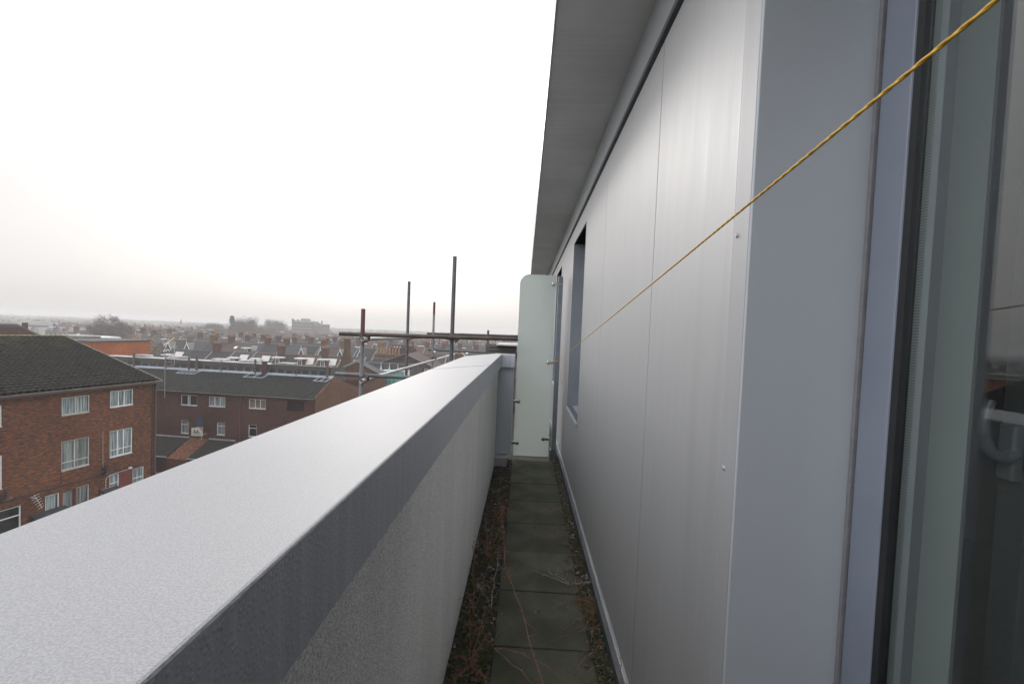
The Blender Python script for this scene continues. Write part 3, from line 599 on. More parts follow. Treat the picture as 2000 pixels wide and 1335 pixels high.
# ------------------------------------------------------------------ frosted glass screen
SY = 5.04
scr = empty('glass_screen', (0.12, SY, 0), 'tall frosted glass privacy screen with a rounded top corner at the end of the path', 'screen')
def outline(x0, x1, z0, z1, r, n=10):
    pts = [(x0, z0), (x1, z0), (x1, z1)]
    for k in range(n + 1):
        a = math.pi/2 + math.pi/2*k/n; pts.append((x0 + r + r*math.cos(a), z1 - r + r*math.sin(a)))
    return pts
o2 = outline(-0.20, 0.193, 0.035, 2.045, 0.11); n = len(o2)
g = MB(); g.add([(x, -0.006, z) for x, z in o2] + [(x, 0.006, z) for x, z in o2], [tuple(range(n)), tuple(range(2*n-1, n-1, -1))], 0)
g.add([(x, -0.006, z) for x, z in o2] + [(x, 0.006, z) for x, z in o2], [(i, n+i, n+(i+1)%n, (i+1)%n) for i in range(n)], 1)
g.build('frosted_pane', [M['frost'], M['frost_edge']], scr)
g = MB(); g.box((0.222, -0.02, 0.12), (0.27, 0.06, 2.03)); g.build('post', M['postmetal'], scr, bevel=0.002)
g = MB(); g.box((0.205, -0.03, 0.0), (0.272, 0.07, 0.118)); g.build('post_foot', M['galv'], scr, bevel=0.002)
for x, z, s in ((0.165, 1.945, 1), (0.148, 1.085, 1), (0.125, 0.235, 1), (-0.165, 0.64, -1), (-0.162, 0.18, -1)):
    g = MB(); g.tube((x, -0.030, z), (x, -0.0065, z), 0.020, 0.024, 16); g.tube((x, -0.033, z), (x, -0.030, z), 0.012, 0.018, 12)
    g.box((min(x, x + s*0.08), -0.026, z - 0.014), (max(x, x + s*0.08), -0.012, z + 0.014)); g.build('clamp', M['chrome'], scr, bevel=0.002)

# ------------------------------------------------------------------ yellow rope
def rope(p, q, r, pitch):
    p, q = Vector(p), Vector(q); d = q - p; L = d.length; d.normalize(); a = d.orthogonal().normalized(); b = d.cross(a); mb = MB(); st = int(L/pitch*8); m = 6
    for ph in (0, math.pi):
        base = len(mb.v); fs = []
        for i in range(st + 1):
            t = i/st; c = p + d*(L*t); an = 2*math.pi*L*t/pitch + ph
            c = c + (a*math.cos(an) + b*math.sin(an))*r*0.38
            for k in range(m): e = 2*math.pi*k/m; mb.v.append(tuple(c + (a*math.cos(e) + b*math.sin(e))*r))
            if i:
                o = base + (i - 1)*m
                for k in range(m): mb.f.append((o+k, o+(k+1)%m, o+m+(k+1)%m, o+m+k)); mb.m.append(0)
    return mb
RA, RB = Vector((0.2495, 0.25, 1.5935)), Vector((0.366, 5.02, 1.10))
g = rope(RA + (RA - RB)*0.22, RB, 0.00128, 0.03)
for k in range(3): 
    for i in range(12):
        a, b = 2*math.pi*i/12, 2*math.pi*(i+1)/12; g.tube((0.366 + .031*math.cos(a), 5.06 + .047*math.sin(a), 1.10 + .006*k), (0.366 + .031*math.cos(b), 5.06 + .047*math.sin(b), 1.10 + .006*k), .002, .002, 5)
g.path([(0.385, 5.01, 1.10), (0.392, 4.99, 1.02), (0.402, 4.97, .93), (0.418, 4.96, .87), (0.43, 4.96, .85)], .0017, 5)
tag(g.build('washing_line', M['rope'], smooth=True), 'taut yellow rope stretched from the upper right corner to the screen post', 'rope')

# ------------------------------------------------------------------ scaffold
sc = empty('scaffold', (-1.4, 5.5, GZ), 'tube scaffold tower standing beyond the end of the parapet', 'scaffold')
TR = 0.0242
def spart(mb, name, mat, smooth=True, loc=None):
    o = mb.build(name, mat, sc, smooth=False); o.matrix_parent_inverse = Matrix.Translation((-1.4, 5.5, GZ)).inverted()
    return o
def pole(x, y, zt, red=None, zb=GZ):
    m = MB()
    if red: m.tube((x, y, zb), (x, y, red), TR, TR, 14, 0); m.tube((x, y, red), (x, y, zt), TR + .0006, TR + .0006, 14, 1, hollow=True)
    else: m.tube((x, y, zb), (x, y, zt), TR, TR, 14, 0, hollow=True)
    o = spart(m, 'standard', [M['galv'], M['redpaint']])
    for f in o.data.polygons: f.use_smooth = len(f.vertices) == 4
    if red: o['label'] = 'upright tube with a red painted top'
pole(-1.98, 5.5, 1.612, 1.29); pole(-0.885, 5.5, 2.285); pole(-2.0, 7.7, 2.19); pole(-1.985, 9.8, 1.985, 1.72); pole(-0.80, 9.8, 1.425); pole(-2.0, 12.3, 1.0)
def rail(p, q, name, mat):
    m = MB(); m.tube(p, q, TR, TR, 14, 0, hollow=True); o = spart(m, name, mat)
    for f in o.data.polygons: f.use_smooth = len(f.vertices) == 4
TD = 0.0486
rail((-2.28, 5.5 + TD, 1.297), (-0.02, 5.5 + TD - .25, 1.325), 'ledger', M['rusty'])
rail((-2.32, 5.5 + TD, 0.802), (-0.75, 5.5 + TD, 0.79), 'ledger', M['galv'])
rail((-1.98 + TD, 5.36, 1.248), (-1.98 + TD, 12.5, 1.23), 'transom', M['galv_light'])
rail((-1.98 + TD, 5.36, 0.748), (-1.98 + TD, 12.5, 0.735), 'transom', M['galv_light'])
rail((-2.13, 9.8 + TD, 1.302), (-0.05, 9.8 + TD, 1.325), 'ledger', M['rusty'])
rail((-2.1, 9.8 + TD, 0.955), (-0.70, 9.8 + TD, 0.945), 'ledger', M['galv'])
def coupler(x, y, z):
    m = MB()
    m.tube((x, y, z - .028), (x, y, z + .028), .036, .036, 12); m.tube((x + TD - .028, y + TD*.5, z), (x + TD + .03, y + TD*.5, z), .034, .034, 12)
    m.box((x - .02, y - .02, z - .026), (x + .07, y + .07, z + .02)); m.tube((x - .07, y - .02, z - .01), (x + .0, y - .03, z - .01), .007, .007, 6); m.tube((x + .05, y - .05, z - .045), (x + .05, y + .03, z - .045), .009, .009, 6)
    spart(m, 'coupler', M['coupler'])
for x, y, z in ((-1.98, 5.5, 1.262), (-1.98, 5.5, 0.765), (-0.885, 5.5, 1.30), (-2.0, 7.7, 1.24), (-2.0, 7.7, 0.745), (-1.985, 9.8, 1.26), (-1.985, 9.8, 0.77), (-0.80, 9.8, 1.31), (-0.8, 9.8, .95)): coupler(x, y, z)

# ------------------------------------------------------------------ vent housing beyond the screen
vh = empty('roof_vent', (-0.39, 8.3, 0), 'dark louvred roof vent housing with a white top slab beside the glass screen', 'roof vent')
g = MB(); g.box((-0.24, -0.28, -0.012), (0.24, 0.4, 1.15))
g.build('housing', M['trim_dark'], vh)
g = MB()
for k in range(18): g.slab([(-0.30, -0.30, 0.08 + k*.062), (0.25, -0.30, 0.08 + k*.062), (0.25, -0.282, 0.125 + k*.062), (-0.30, -0.282, 0.125 + k*.062)], 0.005)
g.build('louvre', M['coupler'], vh)
g = MB(); g.box((-0.10, -0.40, 1.163), (0.27, 0.42, 1.196)); g.box((-0.1, -0.27, 1.1505), (0.2, 0.38, 1.1625)); g.build('top_slab', M['white'], vh, bevel=0.006)
g = MB(); g.tube((0.235, -0.36, 1.0), (0.235, -0.3, 1.0), .06, .06, 14); g.build('vent_cap', M['pipebrown'], vh)

# ------------------------------------------------------------------ windows and walls of the brick buildings
def window(parent, x0, x1, z0, z1, y, mull=(), trans=(), fr='white', cur='curtain', fw=0.055, back=True, label=None):
    m = MB(); d0, d1 = y, y + 0.05
    m.box((x0, d0, z0), (x0 + fw, d1, z1)); m.box((x1 - fw, d0, z0), (x1, d1, z1)); m.box((x0 + fw, d0, z0), (x1 - fw, d1, z0 + fw)); m.box((x0 + fw, d0, z1 - fw), (x1 - fw, d1, z1))
    for f in mull: c = x0 + (x1 - x0)*f; m.box((c - fw*.5, d0 + .003, z0 + fw), (c + fw*.5, d1 - .003, z1 - fw))
    for f in trans: c = z0 + (z1 - z0)*f; m.box((x0 + fw, d0 + .006, c - fw*.45), (x1 - fw, d1 - .006, c + fw*.45))
    m.box((x0 + .005, d0 - .07, z0 - .035), (x1 - .005, d1, z0 - .002))
    w = m.build('window', M[fr], parent)
    if label: w['label'] = label
    m = MB(); m.box((x0 + fw*.5, y + .024, z0 + fw*.5), (x1 - fw*.5, y + .03, z1 - fw*.5)); m.build('pane', M['winglass'], w)
    if cur:
        m = MB(); n = max(6, int((x1 - x0)/.05)); vs = []
        for i in range(n + 1):
            x = x0 + .01 + (x1 - x0 - .02)*i/n; yy = y + .115 + .035*math.sin(i*1.9) + .02*math.sin(i*.7); vs += [(x, yy, z0 + .02), (x, yy, z1 - .02)]
        m.add(vs, [(2*i, 2*i+2, 2*i+3, 2*i+1) for i in range(n)]); m.build('curtain', M['curtain_dim' if cur == 'curtain' and rnd.random() < .4 else cur], w, smooth=True)
    return w
def tiled_slope(mb, x0, x1, p0, p1, courses, roll, amp, step, per=6):
    """roof slope from eave line p0=(y,z) to ridge p1=(y,z): overlapping courses of rolled tiles"""
    (ya, za), (yb, zb) = p0, p1; L = math.hypot(yb - ya, zb - za); ty, tz = (yb - ya)/L, (zb - za)/L; ny, nz = -tz, ty
    n = int((x1 - x0)/roll*per)
    for c in range(courses):
        s0 = L*c/courses - (0.03 if c else 0); s1 = L*(c + 1)/courses; o = len(mb.v); jit = [rnd.uniform(-.006, .006) for _ in range(n//per + 2)]
        PR = ((0.0, 0.0), (0.30, 0.0), (0.36, 1.0), (0.94, 0.85))
        n = int((x1 - x0)/roll)*4
        for i in range(n + 1):
            fr, hh_ = PR[i % 4]; x = x0 + roll*(i//4 + fr); h = amp*hh_ + (jit[min(i//4, len(jit) - 1)] if hh_ else 0)
            for s, e in ((s0, step - .02), (s0, step), (s1, 0.0)):
                hh = h + e; mb.v.append((x, ya + ty*s + ny*hh, za + tz*s + nz*hh))
        for i in range(n):
            a = o + 3*i; mb.f += [(a, a + 3, a + 4, a + 1), (a + 1, a + 4, a + 5, a + 2)]; mb.m += [0, 0]

# ------------------------------------------------------------------ brick block on the left
def dish(loc, aim, label, cat='dish'):
    e = empty('satellite_dish', loc, label, 'satellite dish', 'satellite dishes on the brick block', aim)
    m = MB(); n = 18; rings = [(0.0, 0.0)] + [(0.30*k/5, 0.30*0.28*(k/5)**2) for k in range(1, 6)]; vs = [(0, 0, 0)]
    for rr, dd in rings[1:]:
        for i in range(n): a = 2*math.pi*i/n; vs.append((rr*math.cos(a), -dd, rr*1.08*math.sin(a)))
    fs = [(0, 1 + i, 1 + (i+1) % n) for i in range(n)]
    for k in range(4):
        for i in range(n): a, b = 1 + k*n + i, 1 + k*n + (i+1) % n; fs.append((a, a + n, b + n, b))
    m.add(vs, fs); o = m.build('reflector', M['blackplastic'], e, smooth=True); so = o.modifiers.new('thick', 'SOLIDIFY'); so.thickness = 0.012
    m = MB(); m.tube((0, 0.0, -0.28), (0, -0.34, -0.12), .012, .012, 8); m.tube((0, -.37, -.11), (0, -.30, -.13), .03, .026, 10); m.build('feed_arm', M['alu'], e)
    m = MB(); m.tube((0, .0, -.02), (0, .20, -.10), .02, .02, 8); m.tube((0, .20, -.35), (0, .20, .08), .018, .018, 8); m.build('bracket', M['trim_dark'], e)
    return e
lb = empty('brick_terrace', (-26.6, 32.25, GZ), 'three storey red brown brick block with a mossy dark tiled roof at the left edge', 'building', None, 1.396)
z_ = lambda z: z - GZ
WB = [  # x0 x1 z0 z1 mullions transoms frame curtain
    (-5.91, -4.38, -4.71, -3.63, (.5,), (), 'offwhite', 'curtain'), (-3.18, -1.67, -4.64, -3.56, (.37, .62), (), 'white', 'curtain'), (-10.2, -8.67, -4.8, -3.66, (.5,), (), 'white', 'curtain'), (-13.4, -11.9, -4.75, -3.66, (.5,), (), 'white', 'curtain'),
    (-5.91, -4.38, -8.08, -6.28, (.47,), (.26,), 'offwhite', 'curtain'), (-3.18, -1.70, -7.98, -6.21, (.35, .62), (.26,), 'white', 'curtain'), (-10.2, -8.66, -8.22, -6.38, (.5,), (.26,), 'white', 'curtain'), (-13.4, -11.9, -8.2, -6.38, (.5,), (.26,), 'white', 'curtain'),
    (-6.72, -6.0, -11.0, -9.33, (), (), 'white', 'curtain'), (-5.86, -5.2, -11.0, -9.35, (), (), 'reddoor', 'curtain'), (-5.10, -4.38, -11.0, -9.34, (), (), 'offwhite', 'curtain'),
    (-3.18, -2.56, -11.0, -9.18, (), (.68,), 'white', 'curtain'), (-1.68, -0.87, -11.0, -9.17, (), (.62,), 'white', 'curtain'), (-8.9, -7.84, -11.9, -9.43, (), (.78,), 'white', None)]
g = MB(); H = [(a, b, z_(c), z_(d)) for a, b, c, d, *_ in WB]
g.wall(-24, 0.0, 0.0, z_(-3.14), 0.0, H, 0.1)
g.add([(0, 0, 0), (0, 17.2, 0), (0, 17.2, z_(-3.14)), (0, 8.6, z_(-0.42)), (0, 0, z_(-3.14))], [(0,1,2,3,4)])
g.add([(-24, 0, 0), (-24, 17.2, 0), (-24, 17.2, z_(-3.14)), (-24, 8.6, z_(-0.42)), (-24, 0, z_(-3.14))], [(4,3,2,1,0)])
g.add([(-24, 17.2, 0), (0, 17.2, 0), (0, 17.2, z_(-3.14)), (-24, 17.2, z_(-3.14))], [(3,2,1,0)])
g.build('wall', M['brick_red'], lb)
g = MB(); g.box((-23.9, -0.035, z_(-9.02)), (0.02, -0.002, z_(-8.93))); g.build('string_course', M['brick_purple'], lb)
g = MB(); tiled_slope(g, -17.5, 0.12, (-0.32, z_(-3.12)), (8.6, z_(-0.33)), 25, 0.34, 0.13, 0.06); ro = g.build('roof', M['tile_dark'], lb, smooth=False); ro.data.polygons.foreach_set('use_smooth', [i % 2 == 1 for i in range(len(ro.data.polygons))])
g = MB(); g.slab([(-24, 8.6, z_(-0.33)), (0.12, 8.6, z_(-0.33)), (0.12, 17.5, z_(-3.16)), (-24, 17.5, z_(-3.16))], 0.12); g.slab([(-24, -.32, z_(-3.14)), (-17.5, -.32, z_(-3.14)), (-17.5, 8.6, z_(-.33)), (-24, 8.6, z_(-.33))], .1); rb = g.build('roof', M['tile_dark'], lb); rb['label'] = 'far slope of the roof'
g = MB()
for k in range(38): g.tube((-17.3 + k*.46, 8.6, z_(-.325)), (-17.3 + k*.46 + .45, 8.6, z_(-.30)), .13, .135, 10)
o = g.build('ridge_tiles', plain('mossy_ridge', (0.17, 0.155, 0.075), (0.11, 0.085, 0.03), 0.9, 0, 1.6), ro)
g = MB(); g.slab([(0.10, -.36, z_(-3.10)), (0.17, -.36, z_(-3.10)), (0.17, 8.6, z_(-.28)), (0.10, 8.6, z_(-.28))], .10); g.build('verge', M['stone'], lb)
g = MB(); g.box((-23.9, -0.43, z_(-3.155)), (0.14, -0.345, z_(-3.115))); g.build('gutter', M['stone'], lb)
g = MB(); g.box((-23.9, -0.33, z_(-3.30)), (0.13, -0.01, z_(-3.20))); g.build('soffit', M['pipebrown'], lb)
g = MB(); g.tube((-0.13, -.07, 0), (-0.13, -.07, z_(-3.2)), .055, .055, 10); g.build('downpipe', M['pipebrown'], lb)
g = MB(); g.tube((-0.33, -.03, 0), (-0.33, -.03, z_(-3.2)), .03, .03, 8); g.build('downpipe', M['blackplastic'], lb)
for a, b, c, d, mu, tr, fr, cu in WB: window(lb, a, b, z_(c), z_(d), 0.045, mu, tr, fr, cu)
g = MB(); g.box((-23.5, 0.7, 0.3), (-0.6, 0.75, z_(-3.5))); g.build('interior', M['dark'], lb)  # dark sheet behind the windows in place of unlit rooms
for a, b in ((-6.0, -5.86), (-5.2, -5.10), (-2.56, -1.68)):
    g = MB(); g.box((a, -.012, z_(-11.6)), (b, -.002, z_(-9.2 if a > -3 else -9.36))); g.build('red_panel', M['reddoor'], lb)
for a, b, zz in ((-7.5, -5.75, -10.28), (-3.8, -2.75, -10.05)):
    g = MB(); g.slab([(a, -1.0, z_(zz) - .22), (b, -1.0, z_(zz) - .22), (b, -.02, z_(zz) + .1), (a, -.02, z_(zz) + .1)], .12); g.build('porch_roof', M['dark'], lb)
g = MB(); g.box((-3.72, -.03, z_(-10.3)), (-2.9, -.01, z_(-9.95))); g.build('fascia_board', M['white'], lb)
g = MB(); g.path([(-3.42, -.02, z_(-10.5)), (-3.42, -.02, z_(-9.35)), (-3.2, -.02, z_(-9.12)), (-1.9, -.02, z_(-9.07))], .018, 6); g.build('cable', M['offwhite'], lb)
g = MB(); g.path([(-3.62, -.02, z_(-6.1)), (-3.60, -.02, z_(-8.5))], .009, 5); g.build('cable', M['offwhite'], lb)
g = MB(); g.path([(-9, -.045, z_(-9.2)), (-6.1, -.045, z_(-9.05)), (-5.95, -.045, z_(-8.75)), (-5.95, -.045, z_(-8.2))], .018, 5); g.build('cable', M['blackplastic'], lb)
g = MB(); g.box((-2.0, -.16, z_(-9.05)), (-1.82, -.02, z_(-8.95))); g.build('lamp', M['white'], lb)
def lbw(x, y, z):
    c, s = math.cos(1.396), math.sin(1.396); return (-26.6 + c*x - s*y, 32.25 + s*x + c*y, z)
dish(lbw(-3.62, -.22, -8.66), 1.396 + 0.75, 'dark satellite dish on the brick wall below the right white window')
dish(lbw(-8.78, -.22, -8.58), 1.396 + 0.75, 'dark satellite dish cut by the left edge of the photo')
ya = empty('tv_aerial', lbw(-7.28, -.35, -9.4), 'slanted white toothed tv aerial fixed low on the red brick wall', 'tv aerial', None, 1.396)
g = MB(); g.tube((-.18, 0, .46), (.2, 0, -.46), .009, .009, 6)
for k in range(6): t = k/5; c = Vector((-.16 + .3*t, 0, .40 - .78*t)); w_ = .24 - .09*t; g.tube(c + Vector((-w_*.85, 0, -.07)), c + Vector((w_*.85, 0, .07)), .008, .008, 5)
g.tube((-.08, 0, .22), (-.08, .34, .22), .014, .014, 6); g.build('elements', M['white'], ya)

# ------------------------------------------------------------------ tall aerial mast at the block's corner
am = empty('tv_aerial', (-26.25, 32.55, -4.2), 'tall grey aerial mast with a white yagi beside the corner of the brick block', 'tv aerial')
g = MB(); g.tube((0, 0, -.2), (0, 0, 3.95), .022, .018, 8); g.build('mast', M['alu'], am)
g = MB(); g.tube((-.05, -.1, 3.6), (.42, .3, 4.2), .03, .02, 6); g.tube((-.25, 0, 3.82), (.3, .05, 3.80), .012, .012, 5)
for k in range(7): c = Vector((-.02 + .06*k, -.07 + .05*k, 3.64 + .075*k)); g.tube(c + Vector((-.1, .1, 0)), c + Vector((.1, -.1, 0)), .01, .01, 5)
g.build('yagi', M['white'], am)
g = MB()
for z in (2.15, 2.4, 2.65): g.tube((0, 0, z), (.42, .06, z + .02), .016, .016, 6)
g.tube((.42, .06, 2.1), (.42, .06, 2.95), .014, .014, 6); g.build('dipole', M['alu'], am)

# ------------------------------------------------------------------ long house row with clerestory, middle distance
mb_ = empty('brick_terrace', (-19.63, 42.48, GZ), 'long dull red brick row with a slate roof and dark clerestory band', 'building', None, -0.0884)
WM = [(-14.05, -12.28, 5.95, 6.97, (.42, .52), (), 'white', None), (-11.04, -9.29, 6.0, 6.98, (.34, .67), (), 'white', 'curtain'), (-6.82, -5.05, 6.05, 6.98, (.36, .66), (), 'white', 'curtain_warm'), (-2.88, -1.14, 6.01, 7.01, (.45,), (), 'maroon', None),
      (-14.0, -13.18, 3.14, 4.46, (), (.66,), 'white', 'curtain'), (-10.14, -9.28, 3.24, 4.48, (), (.70,), 'white', 'curtain'), (-6.81, -5.95, 3.29, 4.47, (), (.70,), 'white', None), (-18.5, -16.8, 5.98, 6.98, (.5,), (), 'white', 'curtain'), (-22, -20.2, 5.98, 6.98, (.5,), (), 'white', 'curtain')]
g = MB(); g.wall(-27, 0, 0, 7.4, 0.0, [w[:4] for w in WM], 0.1); g.add([(-27, 0, 0), (-27, 9, 0), (-27, 9, 7.4), (-27, 3.5, 9.0), (-27, 0, 7.4)], [(4,3,2,1,0)]); g.add([(-27, 9, 0), (0, 9, 0), (0, 9, 8.2), (-27, 9, 8.2)], [(3,2,1,0)]); g.build('wall', M['brick_dull'], mb_)
g = MB(); g.add([(0, 0, 0), (0, 9, 0), (0, 9, 7.4), (0, 3.5, 9.04), (0, 0, 7.4)], [(0,1,2,3,4)]); g.add([(-.25, 0.0, 7.4), (-.25, 3.5, 9.04), (0, 3.5, 9.04), (0, 0, 7.4)], [(0,3,2,1)]); g.build('gable_wall', M['brick_gable'], mb_)
for w in WM: window(mb_, *w[:4], 0.05, *w[4:])
g = MB(); g.box((-26.8, .6, .2), (-.4, .65, 7.3)); g.build('interior', M['dark'], mb_)  # near-black sheet gives these windows their unlit depth
g = MB(); tiled_slope(g, -27, -.02, (-.22, 7.36), (3.5, 9.06), 13, .40, .05, .06); ro = g.build('roof', M['tile_mid'], mb_)
g = MB(); g.box((-27, -.34, 7.30), (0.0, -.25, 7.36)); g.build('gutter', M['stone'], mb_)
g = MB(); g.slab([(-27, 3.05, 9.03), (-.02, 3.05, 9.03), (-.02, 3.46, 9.20), (-27, 3.46, 9.20)], .03); g.build('ridge_flashing', M['lead'], ro)
CLW = []; x = -26.6
while x < -1.2: CLW.append((x, x + .78, 9.16, 9.56)); x += .92
g = MB(); g.wall(-27, -.45, 9.0, 10.02, 3.5, CLW, .08); g.add([(-.45, 3.5, 9.0), (-.45, 6.8, 8.3), (-.45, 6.8, 9.9), (-.45, 3.5, 10.02)], [(0,1,2,3)]); g.build('clerestory', M['felt'], mb_)
for k, (a, b, c, d) in enumerate(CLW):
    m = MB(); pale = 'white' if k % 9 in (5, 6) else 'offwhite'
    m.box((a, 3.49, c), (a + .09, 3.53, d)); m.box((b - .03, 3.49, c), (b, 3.53, d))
    if pale == 'white': m.box((a + .09, 3.49, d - .05), (b - .03, 3.53, d))
    w = m.build('window', M['stone'], mb_); m = MB(); m.box((a + .09, 3.52, c), (b - .03, 3.56, d)); m.build('pane', M['dark'], w)
g = MB(); g.box((-27, 3.42, 9.60), (-.4, 3.497, 10.06)); g.build('fascia', M['felt'], mb_)
g = MB(); g.slab([(-27, 3.4, 10.08), (-7, 3.4, 10.08), (-8.0, 5.2, 10.04), (-27, 5.2, 10.04)], .05); g.slab([(-6.9, 3.4, 10.075), (-.4, 3.4, 10.075), (-.4, 4.6, 10.05), (-8.0, 4.6, 10.05)], .04, 1); fr_ = g.build('flat_roof', [M['palefelt'], M['felt']], mb_)
for xx, ww in ((-19.5, 1.9), (-14.4, 1.6), (-11.2, 2.2), (-6.8, 1.8), (-23.6, 1.5)):
    g = MB(); g.prism([(xx, 4.2), (xx + ww, 4.2), (xx + ww, 5.1), (xx, 5.1)], 10.05, 10.22 if xx > -7 else 10.30); g.build('rooflight', M['palefelt'], fr_, bevel=.06)
for xx, wd, top, br in ((-16.1, .10, 10.45, 0), (-15.2, .12, 10.5, 0), (-22.6, .11, 10.6, 0), (-8.55, .10, 10.55, 0), (-7.5, .2, 10.28, 1), (-.62, .11, 10.75, 0), (-4.0, .06, 9.9, 0), (-12.4, .05, 10.2, 0), (-18.8, .06, 10.2, 0)):
    g = MB(); zb = 8.9
    if br: g.box((xx - wd, 3.02, zb), (xx + wd, 3.34, top)); g.box((xx - wd - .05, 2.97, top), (xx + wd + .05, 3.39, top + .09)); g.build('chimney', M['brick_purple'], mb_)
    else: g.tube((xx, 3.2, zb), (xx, 3.2, top), wd, wd, 10); g.build('vent_pipe', M['pipebrown'], mb_)
sl_ = (9.06 - 7.36)/3.72
for x0, x1 in ((-16.6, -14.6), (-9.0, -7.0), (-1.4, -.1)):
    g = MB()
    zy = lambda y: 7.36 + (y + .22)*sl_ + .16
    n_ = 4 if x0 < -10 else 2
    for k in range(n_ + 1): a = x0 + (x1 - x0)*k/n_; g.slab([(a - .35, 2.45, zy(2.45)), (a - .22, 2.45, zy(2.45)), (a + .08, 3.12, zy(3.12)), (a - .05, 3.12, zy(3.12))], .02)
    g.slab([(x0 - .35, 2.42, zy(2.42)), (x1 - .2, 2.42, zy(2.42)), (x1 - .2, 2.5, zy(2.5)), (x0 - .35, 2.5, zy(2.5))], .022); g.build('lead_patch', M['lead'], ro)
g = MB(); g.tube((-7.65, -.06, 0), (-7.65, -.06, 7.3), .05, .05, 8); g.build('downpipe', M['pipebrown'], mb_)
for x0, x1 in ((-27, -13.0), (-10.9, -8.1), (-5.6, -1.2)):
    g = MB(); g.slab([(x0, -2.6, 1.62), (x1 + (0 if x0 > -20 else -1.0)*0, -2.6, 1.62), (x1, -.02, 2.78), (x0, -.02, 2.78)], .12); g.build('lean_to_roof', M['tile_dark'], mb_)
    g = MB(); g.box((x0, -.10, 2.72), (x1, -.015, 2.86)); g.build('lean_to_flashing', M['lead'], mb_)
    g = MB(); g.box((x0 + .1, -2.45, 0), (x1 - .1, -2.40, 1.55)); g.build('garage_door', M['maroon'], mb_)
    g = MB(); g.box((x0, -2.72, 1.50), (x1, -2.615, 1.58)); g.build('lean_to_gutter', M['trim'], mb_)
for x0, x1 in ((-12.97, -10.95), (-8.05, -5.65)):
    g = MB(); g.add([(x0, -2.7, 0), (x1, -2.7, 0), (x1, 0, 0), (x0, 0, 0), (x0, -2.7, 1.45), (x1, -2.7, 1.45), (x1, -.002, 2.75), (x0, -.002, 2.75)], [(0,1,5,4), (1,2,6,5), (3,0,4,7), (4,5,6,7)]); g.build('porch_wall', M['brick_red'], mb_)
g = MB(); g.box((-15.0, -2.48, .6), (-14.4, -2.455, .85)); g.build('notice_plate', M['white'], mb_)
def mbw(x, y, z):
    c, s = math.cos(-.0884), math.sin(-.0884); return (-19.63 + c*x - s*y, 42.48 + s*x + c*y, z)
sg = empty('agent_board', mbw(-11.55, -.9, GZ + 2.9), 'cream estate agent board with dark script under a navy board on the brick wall', 'sign', None, -0.0884 + .22)
g = MB(); g.tube((.5, .0, .0), (.5, .0, 2.0), .035, .035, 8); g.tube((.5, 0, .4), (.5, .8, .4), .03, .03, 6); g.build('post', M['offwhite'], sg)
g = MB(); g.box((-.40, -.06, .34), (.62, -.03, 1.12)); cb = g.build('cream_board', M['cream'], sg)
g = MB(); g.add([(.30, -.064, 1.115), (.615, -.064, 1.115), (.615, -.064, .80)], [(2,1,0)]); g.build('red_corner', plain('pale_red', (.42, .12, .13)), cb)
g = MB()
pts = [(-.2, .62), (-.17, .92), (-.12, .95), (-.1, .66), (-.02, .62), (.04, .76), (0, .8), (-.03, .66), (.08, .62), (.14, .93), (.18, .9), (.15, .64), (.22, .64), (.27, .74), (.32, .64), (.4, .68)]
g.path([(a, -.066, b) for a, b in pts], .022, 5); g.box((-.3, -.066, .46), (.45, -.0615, .5)); g.build('lettering', M['navy'], cb)
g = MB(); g.box((.05, -.06, 1.2), (.66, -.03, 2.15)); g.box((.0, -.062, 2.16), (.6, -.028, 2.25)); nb = g.build('navy_board', M['navy'], sg)
g = MB(); g.box((-.05, -.07, 1.13), (.66, -.02, 1.19)); g.build('board_rail', M['offwhite'], sg)

# ------------------------------------------------------------------ orange block and mono-pitch house behind
ob = empty('flat_roof_block', (-50.8, 60.4, GZ), 'bright orange brick block with a flat pale roof behind the mossy roof', 'building')
g = MB(); g.box((-12, -8.3, 0), (0, 0, 11.2)); g.build('wall', M['brick_orange'], ob)
g = MB(); g.box((-12.1, -8.4, 11.2), (.1, .1, 11.38)); g.build('roof_edge', M['felt'], ob)
g = MB(); g.box((-9, -5, 11.385), (-5, -2, 11.7)); g.build('roof_box', M['stone'], ob)
g = MB(); g.box((-.002, -6.4, 8.7), (.03, -5.6, 9.3)); g.build('window', M['dark'], ob)
g = MB(); g.box((-.002, -3.6, 8.6), (.04, -3.35, 8.85)); g.build('wall_vent', M['trim_dark'], ob)
ta = empty('tv_aerial', (-36.9, 47.0, -2.95), 'thin pale aerial mast in front of the orange brick wall', 'tv aerial')
g = MB(); g.tube((0, 0, -.6), (0, 0, 1.75), .02, .018, 6); g.build('mast', M['offwhite'], ta)
g = MB(); g.tube((-.45, 0, 1.35), (.25, .1, 1.42), .014, .014, 5)
for k in range(6): c = Vector((-.42 + .11*k, 0, 1.36)); g.tube(c + Vector((0, -.16, 0)), c + Vector((0, .16, 0)), .01, .01, 5)
g.build('yagi', M['offwhite'], ta)
mh = empty('brick_house', (-70.6, 57.6, GZ), 'dark brick house end with a single sloping roof just above the mossy ridge', 'house', None, R(49))
g = MB(); g.add([(0, 0, 0), (7.5, 0, 0), (7.5, 0, 9.6), (2.9, 0, 12.62), (0, 0, 12.62)], [(0,1,2,3,4)]); g.add([(7.5, 0, 0), (7.5, 9, 0), (7.5, 9, 9.6), (7.5, 0, 9.6)], [(0,1,2,3)]); g.add([(0, 0, 0), (0, 9, 0), (0, 9, 12.62), (0, 0, 12.62)], [(3,2,1,0)]); g.build('wall', M['brick_dull'], mh)
